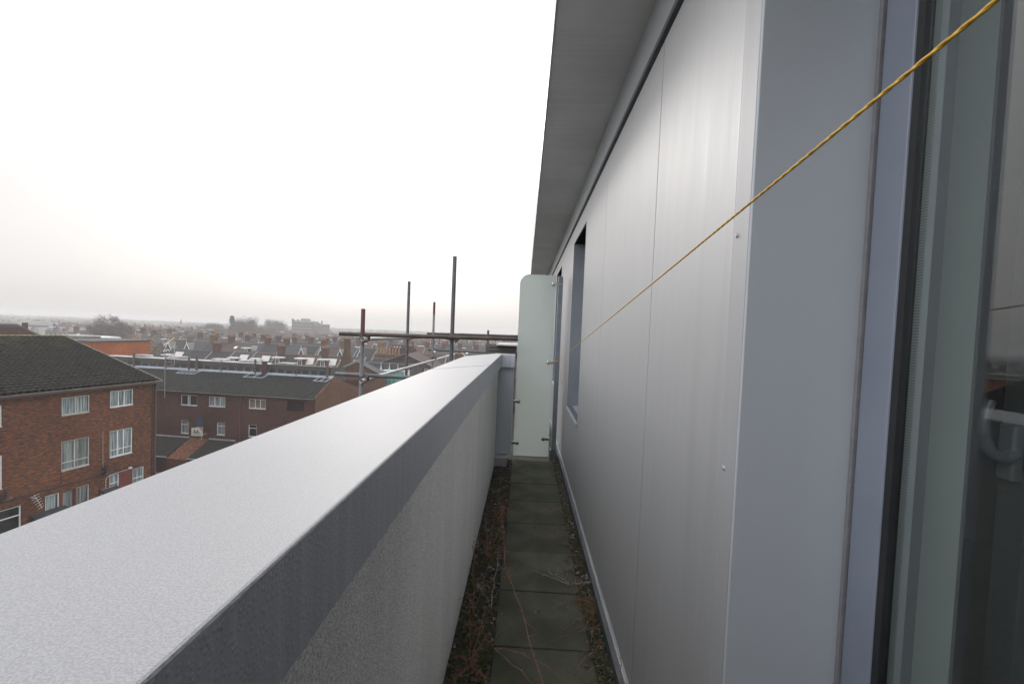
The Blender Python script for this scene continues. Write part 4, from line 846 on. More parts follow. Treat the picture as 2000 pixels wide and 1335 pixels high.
g = MB(); g.slab([(2.9, -.2, 12.72), (7.8, -.2, 9.52), (7.8, 9.2, 9.52), (2.9, 9.2, 12.72)], .2); g.slab([(-.3, -.2, 12.75), (2.88, -.2, 12.75), (2.88, 9.2, 12.75), (-.3, 9.2, 12.75)], .4); g.build('roof', M['felt'], mh)
g = MB(); g.box((3.3, 1, 11.6), (3.9, 1.8, 13.0)); g.build('chimney', M['brick_tan'], mh)

# ------------------------------------------------------------------ terraced houses
def sx(px, d): return (px - 1026)/FPX*d
def gablet(m, x, y, z, w, h, dep, mi_white, mi_roof, arch=True):
    """white barge boards of a small gable facing -y, with its little roof"""
    t = .16
    for s in (-1, 1):
        m.add([(x + s*w/2, y, z), (x + s*(w/2 - t*1.3), y, z), (x, y, z + h - t*1.9), (x, y, z + h)] + [(x + s*w/2, y + .08, z), (x + s*(w/2 - t*1.3), y + .08, z), (x, y + .08, z + h - t*1.9), (x, y + .08, z + h)], [(0,1,2,3), (7,6,5,4), (0,4,5,1), (1,5,6,2), (3,2,6,7), (0,3,7,4)], mi_white)
        m.add([(x + s*w/2, y + .05, z + .02), (x, y + .05, z + h + .03), (x, y + dep, z + h + .03), (x + s*w/2, y + dep*.25, z + .02)], [(0,1,2,3)], mi_roof)
    if arch:
        n = 7
        for k in range(n):
            a0, a1 = math.pi*k/n, math.pi*(k+1)/n; r0, r1 = w*.17, w*.27
            m.add([(x + math.cos(a)*r, y + .02, z + math.sin(a)*r*1.15) for a, r in ((a0, r0), (a1, r0), (a1, r1), (a0, r1))], [(0,1,2,3)], mi_white)
    m.tube((x, y + .04, z + h - .1), (x, y + .04, z + h + .55), .05, .03, 5, mi_white)
def house(loc, rz, w, d, e, r, wall, roof, feat, label, group=None, simple=False, name='terraced_house'):
    ds = {}; WN = []
    def P(n): return ds.setdefault(n, MB())
    ov = .25; m = P('wall'); a, b = .006, w - .006
    m.add([(a,0,0),(b,0,0),(b,d,0),(a,d,0),(a,0,e),(b,0,e),(b,d,e),(a,d,e),(a,d/2,r-.1),(b,d/2,r-.1)], [(0,1,5,4),(2,3,7,6),(1,2,6,9,5),(3,0,4,8,7)])
    m = P('roof'); s = (r - e)/(d/2)
    m.slab([(a,-ov,e - s*ov + .05),(b,-ov,e - s*ov + .05),(b,d/2,r + .05),(a,d/2,r + .05)], .1); m.slab([(a,d/2,r + .05),(b,d/2,r + .05),(b,d+ov,e - s*ov + .05),(a,d+ov,e - s*ov + .05)], .1)
    P('ridge').obox((a, d/2, r + .10), (b, d/2, r + .10), .2, .12)
    if 'party' in feat: P('party_wall').slab([(b - .16,-.1,e + .14),(b + .1,-.1,e + .14),(b + .1,d/2,r + .24),(b - .16,d/2,r + .24)], .3)
    if 'chimney' in feat:
        k_ = .62 if simple else 1.0; cx = .62; P('chimney').box((cx - .62*k_, d*.5 - .45, r - .9), (cx + .62*k_, d*.5 + .35, r + 1.35*k_)); P('chimney').box((cx - .7*k_, d*.5 - .52, r + 1.35*k_), (cx + .7*k_, d*.5 + .42, r + 1.55*k_))
        for k in range(5): P('chimney_pots').tube((cx + (-.5 + .25*k)*k_, d*.5 - .05, r + 1.55*k_), (cx + (-.5 + .25*k)*k_, d*.5 - .05, r + 1.55*k_ + .5), .11*k_, .085*k_, 7)
    def yz(t): return (d/2*t, e + (r - e)*t)
    if 'flatdormer' in feat or 'palegable' in feat:
        y0, z0 = yz(.22); hgt = 1.55 if 'flatdormer' in feat else 1.1; wx = w*.40; dw = 1.25
        P('dormer').box((wx - dw/2, y0, z0 - .2), (wx + dw/2, d/2 - .2, z0 + hgt)); P('dormer_roof').box((wx - dw/2 - .3, y0 - .35, z0 + hgt), (wx + dw/2 + .3, y0 + 1.0, z0 + hgt + .2))  # white roof; on the far rows its colour stands for reflected sky
        P('dormer_window').box((wx - .42, y0 - .06, z0 + .15), (wx + .42, y0 - .01, z0 + hgt - .1)); P('dormer_pane').box((wx - .3, y0 - .075, z0 + .28), (wx - .03, y0 - .065, z0 + hgt - .25)); P('dormer_pane').box((wx + .03, y0 - .075, z0 + .28), (wx + .3, y0 - .065, z0 + hgt - .25))
        if 'palegable' in feat: P('side_roof').slab([(wx + dw/2 + .2, y0 + .4, z0 + .5), (wx + dw/2 + 1.5, y0 + .7, z0 + .62), (wx + dw/2 + 1.2, y0 + 2.0, z0 + 1.75), (wx + .2, y0 + 2.0, z0 + 1.75)], .1)  # pale colour of this slope stands in for light falling on it
    if 'gablet' in feat:
        y0, z0 = yz(.02); gx = w*.42; m = P('gable'); gablet(m, gx, y0 - .3, z0, 2.3, 2.5, 2.6, 0, 1, True)
        P('gable_face').add([(gx - 1.05, y0 - .22, z0), (gx + 1.05, y0 - .22, z0), (gx, y0 - .22, z0 + 2.3)], [(0,1,2)])
    if 'skylight' in feat: y0, z0 = yz(.5); P('skylight').slab([(w*.55, y0, z0 + .12), (w*.55 + .7, y0, z0 + .12), (w*.55 + .7, y0 + .75, z0 + .12 + .75*s), (w*.55, y0 + .75, z0 + .12 + .75*s)], .05)
    if 'extension' in feat: P('extension').box((w*.1, -3.4, 0), (w*.62, -.01, e - 1.4)); P('extension_roof').slab([(w*.08, -3.55, e - 1.38), (w*.64, -3.55, e - 1.38), (w*.64, -.02, e - .75), (w*.08, -.02, e - .75)], .12)
    for k, zz in ((0, e - 1.7), (1, 1.2)):
        for fx in (.25, .72):
          if not simple: WN.append((w*fx, zz))
          else: P('windows').box((w*fx - .5, -.05, zz), (w*fx + .5, -.008, zz + 1.25)); P('panes').box((w*fx - .4, -.065, zz + .1), (w*fx + .4, -.055, zz + 1.15))
    MT = dict(wall=M[wall], roof=M[roof], ridge=M['pot'] if roof in ('slate', 'slate_dark') and rnd.random() < .4 else M['stone'], party_wall=M['stone'], chimney=M[rnd.choice(('brick_yellow', 'brick_tan', 'brick_purple', 'brick_dull'))], chimney_pots=M['pot'], dormer=M[wall], dormer_roof=M['white'], dormer_window=M['white'], dormer_pane=M['dark'], side_roof=M['stone'] if rnd.random() < .45 else M['offwhite'], gable=[M['white'], M['stone']], gable_face=M[wall], skylight=M['white'], extension=M[wall], extension_roof=M['palefelt'], windows=M['white'], panes=M['dark'])
    if simple:
        big = MB(); mats = []
        for k, m in ds.items():
            ml = MT[k] if isinstance(MT[k], list) else [MT[k]]; o = len(big.v); base = len(mats); mats += ml
            big.v += m.v; big.f += [tuple(i + o for i in f) for f in m.f]; big.m += [base + q for q in m.m]
        t = big.build(name, mats); t.location = loc; t.rotation_euler = (0, 0, rz); return tag(t, label, 'house', group)
    t = empty(name, loc, label, 'house', group, rz); made = {}
    UP = dict(ridge='roof', chimney_pots='chimney', dormer_roof='dormer', dormer_window='dormer', dormer_pane='dormer', gable_face='gable', panes='windows', extension_roof='extension')
    NM = dict(dormer_pane='pane', dormer_window='window', panes='panes')
    for k, m in ds.items():
        made[k] = m.build(NM.get(k, k), MT[k], made.get(UP.get(k), t))
    for cx, zz in WN:
        m = MB(); m.box((cx - .5, -.05, zz), (cx + .5, -.008, zz + 1.25)); f = m.build('window', M['white'], t)
        m = MB(); m.box((cx - .4, -.065, zz + .1), (cx + .4, -.055, zz + 1.15)); m.build('pane', M['dark'], f)
    return t
RW = -0.035
def rowpos(x0, Y, i, w): return (x0 + i*w*math.cos(RW), Y + i*w*math.sin(RW), GZ)
# row 1, nearest: each house told apart
w1 = 4.35; x01 = sx(300, 84) - 1.0
R1 = [('brick_purple', 'slate', ['palegable'], 'slate roofed house beside the foot of the tall aerial mast'), ('brick_dull', 'slate_dark', ['party'], 'dark slate house below the first white barge board gable'), ('brick_tan', 'slate_dark', ['party', 'chimney'], 'dark slate house below the second white barge board gable'),
      ('brick_dull', 'slate', ['palegable', 'party'], 'grey slate house with a pale lit dormer side, the first of two'), ('brick_dull', 'slate', ['palegable', 'party'], 'grey slate house with a pale lit dormer side and a purple gable end'), ('brick_tan', 'slate_dark', ['flatdormer', 'chimney'], 'very dark slate house with a tall yellow brick stack on its left'),
      ('brick_dull', 'tile_clay', ['flatdormer', 'palegable', 'party'], 'clay red tiled house with a white flat dormer over a square window'), ('brick_dull', 'tile_brown', ['flatdormer', 'palegable', 'party', 'chimney', 'skylight'], 'brown tiled house with a white flat dormer and a pale party wall'), ('brick_purple', 'slate', ['flatdormer', 'palegable', 'party'], 'slate house with white dormer and arched pale rooflight left of the scaffold')]
for i, (wl, rf, ft, lab) in enumerate(R1): house(rowpos(x01, 83.5, i, w1), RW, w1, 8.4, 5.7, 8.35, wl, rf, ft, lab, 'nearest row of terraced houses')
# row 2 with the white gables
w2 = 4.75; x02 = sx(285, 106); dirs = ['slate_dark', 'slate', 'slate_dark', 'tile_brown', 'slate']
L2 = ['house with a mauve edged white barge board gable', 'house with a tall pointed white barge board gable', 'house with orange brick stack right of the pointed white gable', 'brown roofed house with pale chimney pots in the second row', 'house whose low pale roof stands behind a dark gable', 'house under the orange tree in the second row', 'house with a cluster of orange chimney pots in the second row', 'house with the leftmost small white gable near the chimney pots', 'house with the small white gable beside the big yellow stack', 'house with white gable and pale roof strip right of the yellow stack', 'house with the last small white gable before the scaffold', 'house with a plain slate roof behind the tan chimney breast']
protos2 = []
for i in range(12):
    ft = [['gablet'], ['gablet'], ['chimney'], ['chimney', 'skylight'], ['palegable'], ['chimney', 'party'], ['chimney'], ['gablet', 'party'], ['gablet', 'chimney'], ['gablet', 'party', 'chimney'], ['gablet', 'party'], ['chimney']][i]
    house(rowpos(x02, 108, i, w2), RW, w2, 8.6, 6.2, 9.0, ['brick_dull', 'brick_tan', 'brick_purple'][i % 3], dirs[i % 5], ft, 'second row ' + L2[i] if not L2[i].startswith('second') else L2[i], 'second row of terraced houses')
# further rows: prototypes with parts, copied
def proto_set(simple, specs, label, group):
    out = []
    for w, e, r, wl, rf, ft in specs: out.append((house((0, 0, GZ), 0, w, 8.4, e, r, wl, rf, ft, label, group, simple), w))
    return out
def fill_row(protos, Y, xa, xb, rz, gaps=.04, jitter=.8):
    x = xa; c = 0
    while x < xb:
        if rnd.random() < gaps: x += rnd.uniform(2, 7); continue
        k = rnd.randrange(len(protos)); src, w = protos[k]
        if src.get('used') is None: o = src; src['used'] = 1
        else:
            o = copy_tree(src)
            if 'used' in o: del o['used']
        o.location = (x, Y + (x - xa)*math.sin(rz) + rnd.uniform(-.2, .2)*jitter, GZ + rnd.uniform(-.3, .3)*jitter); o.rotation_euler = (0, 0, rz); o.scale = (1, 1, 1); x += w*math.cos(rz); c += 1
    return c
near_specs = [(4.8, 6.0, 8.9, 'brick_dull', 'slate', ['chimney', 'party', 'extension']), (4.8, 6.2, 9.1, 'brick_tan', 'slate_dark', ['flatdormer', 'party']), (5.0, 6.0, 8.8, 'brick_purple', 'tile_brown', ['chimney', 'skylight', 'extension']), (4.6, 6.1, 9.0, 'brick_yellow', 'slate', ['gablet', 'chimney']), (4.9, 6.0, 8.9, 'brick_dull', 'tile_clay', ['flatdormer', 'chimney', 'party'])]
P3 = proto_set(False, near_specs, 'brick terraced house in the packed roofs behind the second row', 'terraced houses in the middle distance')
P4 = proto_set(True, [(w_, e_, r_, wl_, rf_, [f for f in ft_ if f != 'chimney' or k_ % 2]) for k_, (w_, e_, r_, wl_, rf_, ft_) in enumerate(near_specs)] + [(5.2, 6.0, 8.6, 'offwhite', 'slate', ['chimney', 'flatdormer']), (6, 5.5, 8.4, 'brick_yellow', 'tile_brown', ['chimney', 'extension'])], 'small far terraced house, its slate roof greyed by the haze', 'far terraced houses in the haze')
nh = 0
for Y, xa, xb in ((128, sx(255, 128), sx(690, 128)), (133, sx(760, 133), sx(960, 133)), (150, sx(95, 150), sx(320, 150)), (152, sx(330, 152), sx(1000, 152))): nh += fill_row(P3, Y, xa, xb, RW*rnd.uniform(.4, 1.2))
for Y in (176, 200, 226, 256, 290): nh += fill_row(P4, Y, sx(60 if Y > 190 else 100, Y), sx(1002, Y), RW*rnd.uniform(-.6, 1.0), .08, 1.5)
for src, w in P3 + P4:
    if 'used' in src: del src['used']
    else:
        for c in list(src.children_recursive): bpy.data.objects.remove(c)
        bpy.data.objects.remove(src)
print('far houses', nh)

# ------------------------------------------------------------------ houses seen through the scaffold
def gable_front(loc, rz, w, d, e, r, wall, roof, label, verge='stone', extra=None, name='brick_house'):
    t = empty(name, loc, label, 'house', None, rz)
    m = MB(); m.add([(-w/2,0,0),(w/2,0,0),(w/2,d,0),(-w/2,d,0),(-w/2,0,e),(w/2,0,e),(w/2,d,e),(-w/2,d,e),(0,0,r),(0,d,r)], [(0,1,5,8,4),(1,2,6,5),(2,3,7,9,6),(3,0,4,7)]); m.build('wall', M[wall], t)
    m = MB(); s = (r - e)/(w/2); o = .2
    for q in (1, -1):
        qd = [(0,-.1,r + .08),(0,d + .1,r + .08),(q*(w/2 + o),d + .1,e - s*o + .08),(q*(w/2 + o),-.1,e - s*o + .08)]; m.slab(qd if q < 0 else qd[::-1], .12)
    m.build('roof', M[roof], t)
    m = MB()
    for q in (1, -1): m.obox((0, -.12, r + .12), (q*(w/2 + o), -.12, e - s*o + .12), .22, .14)
    m.build('verge', M[verge], t)
    if extra: extra(t)
    return t
def tan_stack(t):
    m = MB(); m.add([(-2.9,.3,0),(-1.0,.3,0),(-1.0,1.3,0),(-2.9,1.3,0)] + [(-2.9,.3,8.2),(-1.0,.3,8.2),(-1.0,1.3,8.2),(-2.9,1.3,8.2)] + [(-2.35,.4,10.3),(-1.5,.4,10.3),(-1.5,1.2,10.3),(-2.35,1.2,10.3)] + [(-2.35,.4,12.2),(-1.5,.4,12.2),(-1.5,1.2,12.2),(-2.35,1.2,12.2)], [(0,1,5,4),(1,2,6,5),(2,3,7,6),(3,0,4,7),(4,5,9,8),(5,6,10,9),(6,7,11,10),(7,4,8,11),(8,9,13,12),(9,10,14,13),(10,11,15,14),(11,8,12,15),(12,13,14,15)]); c = m.build('chimney', M['brick_tan'], t)
    m = MB(); m.box((-2.45, .3, 12.2), (-1.4, 1.3, 12.4)); m.build('chimney_cap', M['stone'], c)
gable_front((-23.0, 62, GZ), 0.30, 7.6, 6.5, 7.4, 9.4, 'brick_gable', 'slate', 'ochre brick house with its gable peak just right of the red topped tube', 'stone')
gable_front((-27.5, 74, GZ), 0.0, 7.5, 9, 6.3, 8.3, 'brick_tan', 'slate_dark', 'house with a tall tapering tan chimney breast left of the red topped scaffold tube', 'stone', tan_stack)
house((-27.2, 78.0, GZ), 0.0, 9.5, 8, 6.6, 8.6, 'brick_dull', 'slate_dark', ['skylight'], 'low slate house with a thin white verge behind the scaffold', None, name='brick_house')
cb_ = empty('chimney_block', (-28.0, 92, GZ), 'broad brown brick stack with a row of orange chimney pots', 'chimney')
m = MB(); m.box((-2.6, 0, 0), (2.6, 2.2, 8.9)); m.box((-2.75, -.1, 7.4), (2.75, 2.3, 7.65)); m.build('stack', M['brick_tan'], cb_)
for k in range(8): m = MB(); m.tube((-2.2 + .62*k, 1, 8.9), (-2.2 + .62*k, 1, 10.2), .22, .17, 9); m.build('chimney_pot', M['pot'], cb_)
def dark_pots(t):
    m = MB(); m.box((-2.6, .2, 7.6), (2.6, 1.6, 10.1)); m.box((-2.7, .1, 9.9), (2.7, 1.7, 10.15)); c = m.build('chimney', M['brick_purple'], t); m = MB()
    for k in range(8): m.tube((-2.2 + .62*k, .9, 10.15), (-2.2 + .62*k, .9, 10.75), .17, .14, 7)
    m.build('chimney_pots', M['brick_dull'], c)
gable_front((-26.0, 96, GZ), 0.0, 9, 9, 6.0, 8.6, 'brick_tan', 'tile_brown', 'brown brick house with a wide dark stack of many pots behind the scaffold', 'stone', dark_pots)
house((-24.2, 88.5, GZ), 0.0, 8.5, 8, 6.4, 9.2, 'brick_purple', 'slate', ['party', 'chimney'], 'blue grey slate roof with a pale party wall behind the second scaffold tube', None, name='brick_house')
sr = house((-26.2, 71.5, GZ), -0.01, 8.2, 8, 6.2, 8.3, 'brick_tan', 'slate_dark', [], 'long dark slate roof with four white gablets above turquoise glazing', None, name='brick_house')
for k in range(4):
    m = MB(); gablet(m, 3.6 + 1.35*k, -.1, 6.95 - .1*k, .95, 1.35, 1.2, 0, 1, False); m.add([(3.6 + 1.35*k - .42, -.06, 6.95 - .1*k), (3.6 + 1.35*k + .42, -.06, 6.95 - .1*k), (3.6 + 1.35*k, -.06, 8.1 - .1*k)], [(0,1,2)], 0); m.build('gablet', [M['white'], M['slate_dark']], sr)
tg = empty('glazed_lean_to', (-21.3, 68.8, GZ), 'turquoise glazed lean-to below the white gablets, seen under the bright scaffold tube', 'lean-to')
m = MB(); m.box((-.6, 0, 5.6), (3.1, 2.4, 7.75)); m.box((-.6, .2, 0), (3.1, 2.4, 5.6)); m.build('glazing', M['turq'], tg)
m = MB()
for k in range(7): m.box((-.62 + .62*k, -.05, 5.6), (-.56 + .62*k, -.005, 7.8))
for z in (5.6, 6.3, 7.0, 7.76): m.box((-.62, -.045, z), (3.14, -.01, z + .06))
m.build('glazing_bars', M['offwhite'], tg)
m = MB(); m.box((3.12, -.2, 0), (3.3, 2.5, 8.2)); m.build('end_post', M['white'], tg)
def frames(t):
    for x, z in ((3.0, 7.2), (4.0, 7.3), (5.3, 6.9), (6.3, 6.6)): window(t, x - .38, x + .38, z - 1.5, z, -.06, (), (.5,), 'white', None, .09)
gable_front((-21.2, 80, GZ), 0.0, 15.5, 9, 6.6, 9.75, 'brick_purple', 'tile_brown', 'big brown brick gable with white framed windows right of the turquoise glazing', 'stone', frames)
gable_front((-13.2, 96, GZ), 0.1, 6, 9, 6.5, 9.6, 'brick_tan', 'slate', 'brick gable with white trim between the scaffold tubes', 'white')
house((-12.6, 78, GZ), -.02, 9, 8, 6.2, 8.6, 'brick_dull', 'slate_dark', ['chimney'], 'dark slate house just above the far end of the coping', None, name='brick_house')
gable_front((-9.3, 84, GZ), .05, 4.6, 8, 6.9, 9.3, 'offwhite', 'slate', 'pale rendered gable end right of the tallest scaffold tube', 'white')
house((-8.6, 105, GZ), -.03, 9, 8, 6.0, 8.6, 'brick_yellow', 'tile_brown', ['chimney', 'party'], 'yellow brick house left of the roof vent', None, name='brick_house')

# ------------------------------------------------------------------ hotel block, spires, long far buildings
hb = empty('mansion_block', (sx(558, 350), 350, GZ), 'tall hazy brick mansion block with pale bands and turrets on the skyline', 'building')
m = MB(); m.box((0, 4, 0), (4.6, 16, 12.2)); m.box((2.2, 0, 0), (18.5, 14, 15.4)); m.box((18.5, 1, 0), (25.6, 15, 14.2)); m.build('wall', M['hotel'], hb)
m = MB()
for z in (3.0, 5.7, 8.2, 10.7, 13.2): m.box((2.4, -.25, z), (18.4, -.02, z + .5))
m.box((2.0, -.3, 15.4), (18.7, 14.2, 15.8)); m.box((18.5, .8, 14.2), (25.8, 15.2, 14.8)); m.build('stone_band', M['hotel_band'], hb)
m = MB()
for z in (1.0, 3.9, 6.5, 9.0, 11.5, 13.9):
    for k in range(9): m.box((3.1 + k*1.72, -.06, z), (4.0 + k*1.72, -.01, z + 1.2))
    for k in range(3): m.box((19.5 + k*2.1, .94, z), (20.3 + k*2.1, .99, z + 1.1))
m.build('windows', M['dark'], hb)
m = MB(); m.box((4.0, 1, 15.8), (16.0, 11, 16.9)); m.box((9, .6, 15.8), (12.6, 9, 18.6)); m.box((5.3, 1, 16.9), (6.6, 3, 17.7)); m.box((13.4, 1, 16.9), (14.4, 3, 17.8)); m.build('attic', M['hotel_band'], hb)
m = MB(); m.box((2.2, -.1, 15.8), (2.9, 1, 18.2)); m.box((3.3, 0, 15.8), (4.0, 1.2, 17.4)); m.box((20.6, 2, 14.8), (21.5, 3.4, 16.6)); m.box((25.0, 1, 14.8), (25.6, 2, 17.4)); m.build('chimneys', M['hotel'], hb)
def spire(px, d, h, wb, label):
    t = empty('church_spire', (sx(px, d), d, GZ), label, 'church')
    m = MB(); m.box((-wb/2, 0, 0), (wb/2, wb, h*.42)); m.box((-wb*2.2, wb*.2, 0), (-wb/2, wb*2, h*.2)); m.build('tower', M['hotel'], t)
    m = MB(); n = 8; ring = [(wb*.56*math.cos(2*math.pi*k/n), wb/2 + wb*.56*math.sin(2*math.pi*k/n), h*.42) for k in range(n)]; m.add(ring + [(0, wb/2, h)], [(k, (k+1) % n, n) for k in range(n)]); m.build('spire', M['hotel'], t)
    m = MB(); m.box((-wb, -.5, 0), (wb*1.2, .0, h*.18)); m.build('porch', M['white'], t)
spire(337, 520, 14.8, 4.0, 'slender distant church spire rising from the haze left of the tall conifer')
spire(633.5, 420, 12.2, 2.6, 'small dark church spire on the skyline right of the mansion block')
for px0, px1, d, z0, z1, lab in ((92, 178, 300, 0, 7.9, 'long pale grey flat roofed shed lying in the haze left of the bare tree'), (20, 92, 260, 0, 8.6, 'low pale roofed shed in the haze above the single sloping roof'), (82, 92, 420, 0, 7.0, 'lone pale tower block faint in the haze at the left')):
    t = empty('flat_roof_block', (sx(px0, d), d, GZ), lab, 'building'); w_ = sx(px1, d) - sx(px0, d)
    m = MB(); m.box((0, 0, 0), (w_, 5, z1)); m.build('wall', M['offwhite'] if d < 400 else M['hotel'], t)
    m = MB(); m.box((-.4, -.4, z1), (w_ + .4, 5.4, z1 + .4)); m.build('roof', M['palefelt'], t)
    m = MB(); m.box((.5, -.08, z1 - 2.4), (w_ - .5, -.01, z1 - 1.2)); m.build('windows', M['dark'], t)
t = empty('flat_roof_block', (sx(127, 78), 78, GZ), 'white flat roofed hall just behind the orange brick block', 'building')
m = MB(); m.box((0, 0, 0), (5.4, 2.4, 10.4)); m.build('wall', M['offwhite'], t); m = MB(); m.box((-.2, -.2, 10.4), (5.6, 2.6, 10.65)); m.build('roof', M['white'], t)
t = empty('flat_roof_block', (sx(96, 110), 110, GZ), 'dark flat roofed block with a narrow window strip above the mossy ridge', 'building')
m = MB(); m.box((0, 0, 0), (11.5, 3, 9.1)); m.build('wall', M['trim_dark'], t); m = MB(); m.box((-.2, -.2, 9.1), (11.7, 3.2, 9.3)); m.build('roof', M['trim'], t); m = MB(); m.box((3.8, -.06, 7.6), (11, -.01, 8.7)); m.build('windows', M['winglass'], t)

# ------------------------------------------------------------------ trees
def limb(mb, p, d, L, r, depth, tips):
    q = p + d*L; mb.tube(p, q, r, r*.62, 6, 0, caps=False); tips.append(q)
    if depth:
        for _ in range(rnd.choice((2, 3, 3))):
            dd = (d + Vector((rnd.uniform(-1, 1), rnd.uniform(-1, 1), rnd.uniform(-.25, .7)))*.75).normalized(); limb(mb, p + d*L*rnd.uniform(.6, 1), dd, L*rnd.uniform(.55, .8), r*.55, depth - 1, tips)
def tree(px, d, h, cw, mat, label, bare=False, cone=False, n=1500, leaf=.26, group=None, zoff=0):
    t = empty('tree', (sx(px, d), d, GZ), label, 'tree', group); tb = MB(); tips = []
    if cone: tb.tube((0, 0, 0), (0, 0, h*.97), .25, .04, 7)
    else:
        tb.tube((0, 0, 0), (0, 0, h*.32), .28, .2, 8)
        for k in range(6): a = k*1.05 + rnd.random(); limb(tb, Vector((0, 0, h*rnd.uniform(.25, .36))), Vector((math.cos(a)*.75, math.sin(a)*.75, 1)).normalized(), h*.24, .12, 3, tips)
    tb.build('trunk', M['bark'], t)
    cm = MB(); cl = []
    if cone:
        for k in range(90): z = h*(.10 + .88*rnd.random()); a = rnd.uniform(0, 6.3); rr = cw/2*(1 - z/h)*rnd.uniform(.35, 1.0) + .1; cl.append((Vector((rr*math.cos(a), rr*math.sin(a), z)), .35))
    else:
        for k in range(46):
            a, b, q = rnd.uniform(0, 6.3), rnd.uniform(-.75, 1), rnd.random()**.45; c = Vector((cw/2*q*math.cos(a)*math.sqrt(max(.05, 1 - b*b*.8)), cw/2*q*math.sin(a)*math.sqrt(max(.05, 1 - b*b*.8)), h*.62 + h*.36*b*q)); cl.append((c, rnd.uniform(.05, .11)*cw))
    for _ in range(n):
        c, s = rnd.choice(cl); p = c + Vector((rnd.gauss(0, s), rnd.gauss(0, s), rnd.gauss(0, s*.8))); a = Vector((rnd.uniform(-1, 1), rnd.uniform(-1, 1), rnd.uniform(-.4, 1) if bare else rnd.uniform(-.8, .8))).normalized()
        b = a.orthogonal().normalized()
        if bare: l = leaf*rnd.uniform(1.6, 4.2); w_ = .02 + .00014*d; cm.add([p - a*l*.5 - b*w_, p - a*l*.5 + b*w_, p + a*l*.5], [(0,1,2)])
        else: l = leaf*rnd.uniform(.6, 1.4); cm.add([p - a*l*.5, p + b*l*.35, p + a*l*.5, p - b*l*.35], [(0,1,2,3)])
    cm.build('crown', M[mat], t); return t
tree(195, 138, 14.2, 10.5, 'twig', 'broad bare tree with a rounded crown behind the orange block', True, n=8000, leaf=.45)
tree(236, 138, 11.2, 5.0, 'leaf_rust', 'slim rust coloured tree right of the broad bare tree', n=1500, leaf=.3)
tree(318, 120, 11.2, 7.2, 'leaf_olive', 'olive green tree just behind the top of the aerial mast', n=1700, leaf=.27)
tree(329, 118.5, 10.3, 4.8, 'leaf_orange', 'small bright orange tree beside the aerial mast', n=900, leaf=.26)
tree(266, 120, 9.9, 7.0, 'leaf_orange', 'low orange tree at the right end of the orange block', n=1000, leaf=.28)
tree(509, 119, 10.9, 4.4, 'leaf_orange', 'vivid orange tree among the chimney pots', n=1000, leaf=.26)
tree(443, 235, 16.9, 6.2, 'leaf_green', 'tall dark conifer standing above the other skyline trees', cone=True, n=3600, leaf=.6)
tree(472, 245, 16.0, 16, 'twig', 'wide rounded bare tree right of the conifer', True, n=9000, leaf=.55)
tree(405, 270, 13.3, 13, 'twig_grey', 'thin grey bare tree left of the conifer', True, n=6000, leaf=.55)
tree(432, 225, 10.2, 13, 'twig_grey', 'low dense bare tree under the conifer', True, n=7000, leaf=.5)
tree(528, 320, 15.8, 18, 'twig_grey', 'faint bare tree left of the mansion block', True, n=6000, leaf=.7)
tree(512, 250, 9.6, 18, 'twig', 'low spreading bare tree below the faint skyline tree', True, n=6000, leaf=.5)
tree(640, 300, 8.4, 12, 'twig', 'low bare tree at the foot of the small dark spire', True, n=1800, leaf=.5)
tree(742, 320, 8.8, 16, 'twig_grey', 'hazy rounded bare tree between the left scaffold tubes', True, n=4500, leaf=.6)
tree(932, 112, 7.2, 6.5, 'leaf_olive', 'yellow green tree right of the tallest scaffold tube', n=1300, leaf=.28)
tree(758, 108, 8.7, 2.4, 'leaf_green', 'small dark conifer among the chimneys behind the scaffold', cone=True, n=600, leaf=.3)

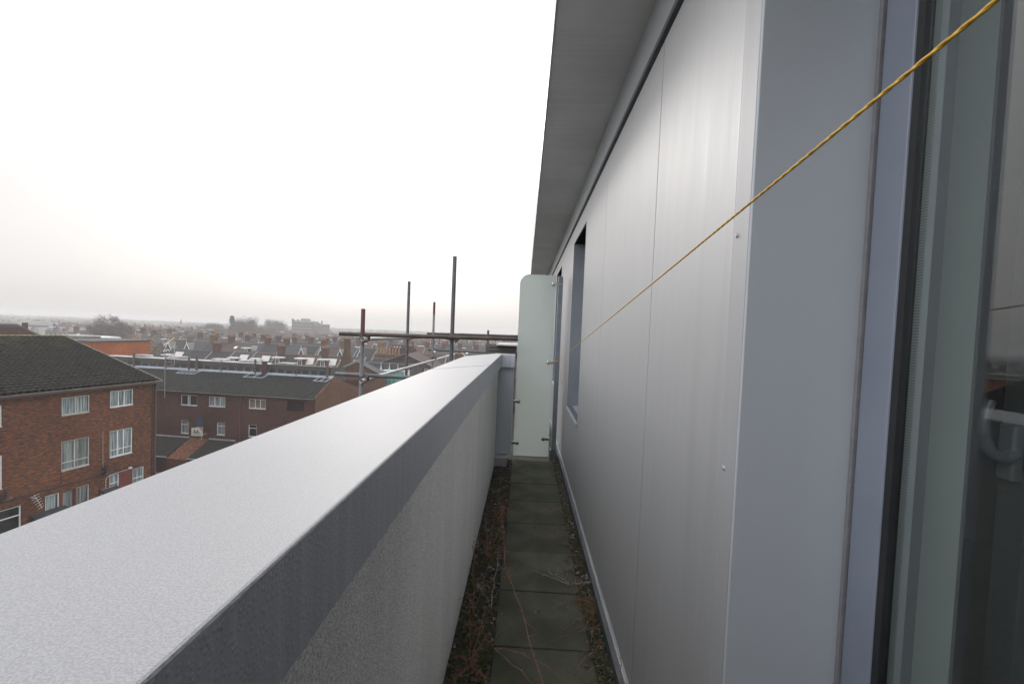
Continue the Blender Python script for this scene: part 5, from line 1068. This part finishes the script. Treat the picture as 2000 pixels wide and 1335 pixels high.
# ------------------------------------------------------------------ far town and woods, past counting
m = MB()
for _ in range(1500):
    d = 310 + 900*rnd.random()**1.3; x = sx(rnd.uniform(-60, 1060), d); w_ = rnd.uniform(5, 16); dp = rnd.uniform(7, 10); e = rnd.uniform(4.0, 6.0); r = e + rnd.uniform(1.5, 2.6)
    m.add([(x,d,GZ),(x+w_,d,GZ),(x+w_,d+dp,GZ),(x,d+dp,GZ),(x,d,GZ+e),(x+w_,d,GZ+e),(x+w_,d+dp,GZ+e),(x,d+dp,GZ+e),(x,d+dp/2,GZ+r),(x+w_,d+dp/2,GZ+r)], [(0,1,5,4),(1,2,6,9,5),(3,0,4,8,7)], 0); m.add([(x-.2,d-.2,GZ+e),(x+w_+.2,d-.2,GZ+e),(x+w_+.2,d+dp/2,GZ+r+.1),(x-.2,d+dp/2,GZ+r+.1),(x+w_+.2,d+dp+.2,GZ+e),(x-.2,d+dp+.2,GZ+e)], [(0,1,2,3),(3,2,4,5)], 2 if rnd.random() < .28 else 1)
    if rnd.random() < .5: m.box((x + w_*.4, d + dp/2 - .4, GZ + r - .5), (x + w_*.4 + .9, d + dp/2 + .4, GZ + r + 1.3), 0)
tag(m.build('distant_rooftops', [M['farwall'], M['farroof'], M['stone']]), 'hazy mass of far rooftops below the skyline', 'rooftops', kind='stuff')
m = MB()
for _ in range(400):
    d = 190 + 1100*rnd.random()**.9; x = sx(rnd.uniform(-80, 1080), d); h = rnd.uniform(5, 8.5) if d > 320 else rnd.uniform(4, 7); cw = rnd.uniform(4, 10) if d > 320 else rnd.uniform(2.5, 5)
    for k in range(70 if d < 500 else 45):
        a = rnd.uniform(0, 6.3); q = rnd.random()**.5; z = rnd.uniform(.15, 1); s = rnd.uniform(.35, .9)*(1 if d < 500 else 1.8)
        p = Vector((x + cw/2*q*math.cos(a)*math.sin(z*2.6 + .3), d + cw/2*q*math.sin(a), GZ + h*z)); u1 = Vector((rnd.uniform(-1, 1), rnd.uniform(-1, 1), rnd.uniform(-1, 1))).normalized(); u2 = u1.orthogonal().normalized(); m.add([p - u1*s, p + u2*s*.6, p + u1*s, p - u2*s*.6], [(0,1,2,3)])
tag(m.build('distant_woodland', leafy('far_wood', [(0.0, (0.04, 0.042, 0.032)), (0.75, (0.065, 0.062, 0.048)), (0.93, (0.09, 0.08, 0.05)), (1.0, (0.14, 0.10, 0.045))])), 'far garden trees and woods fading into haze', 'trees', kind='stuff')
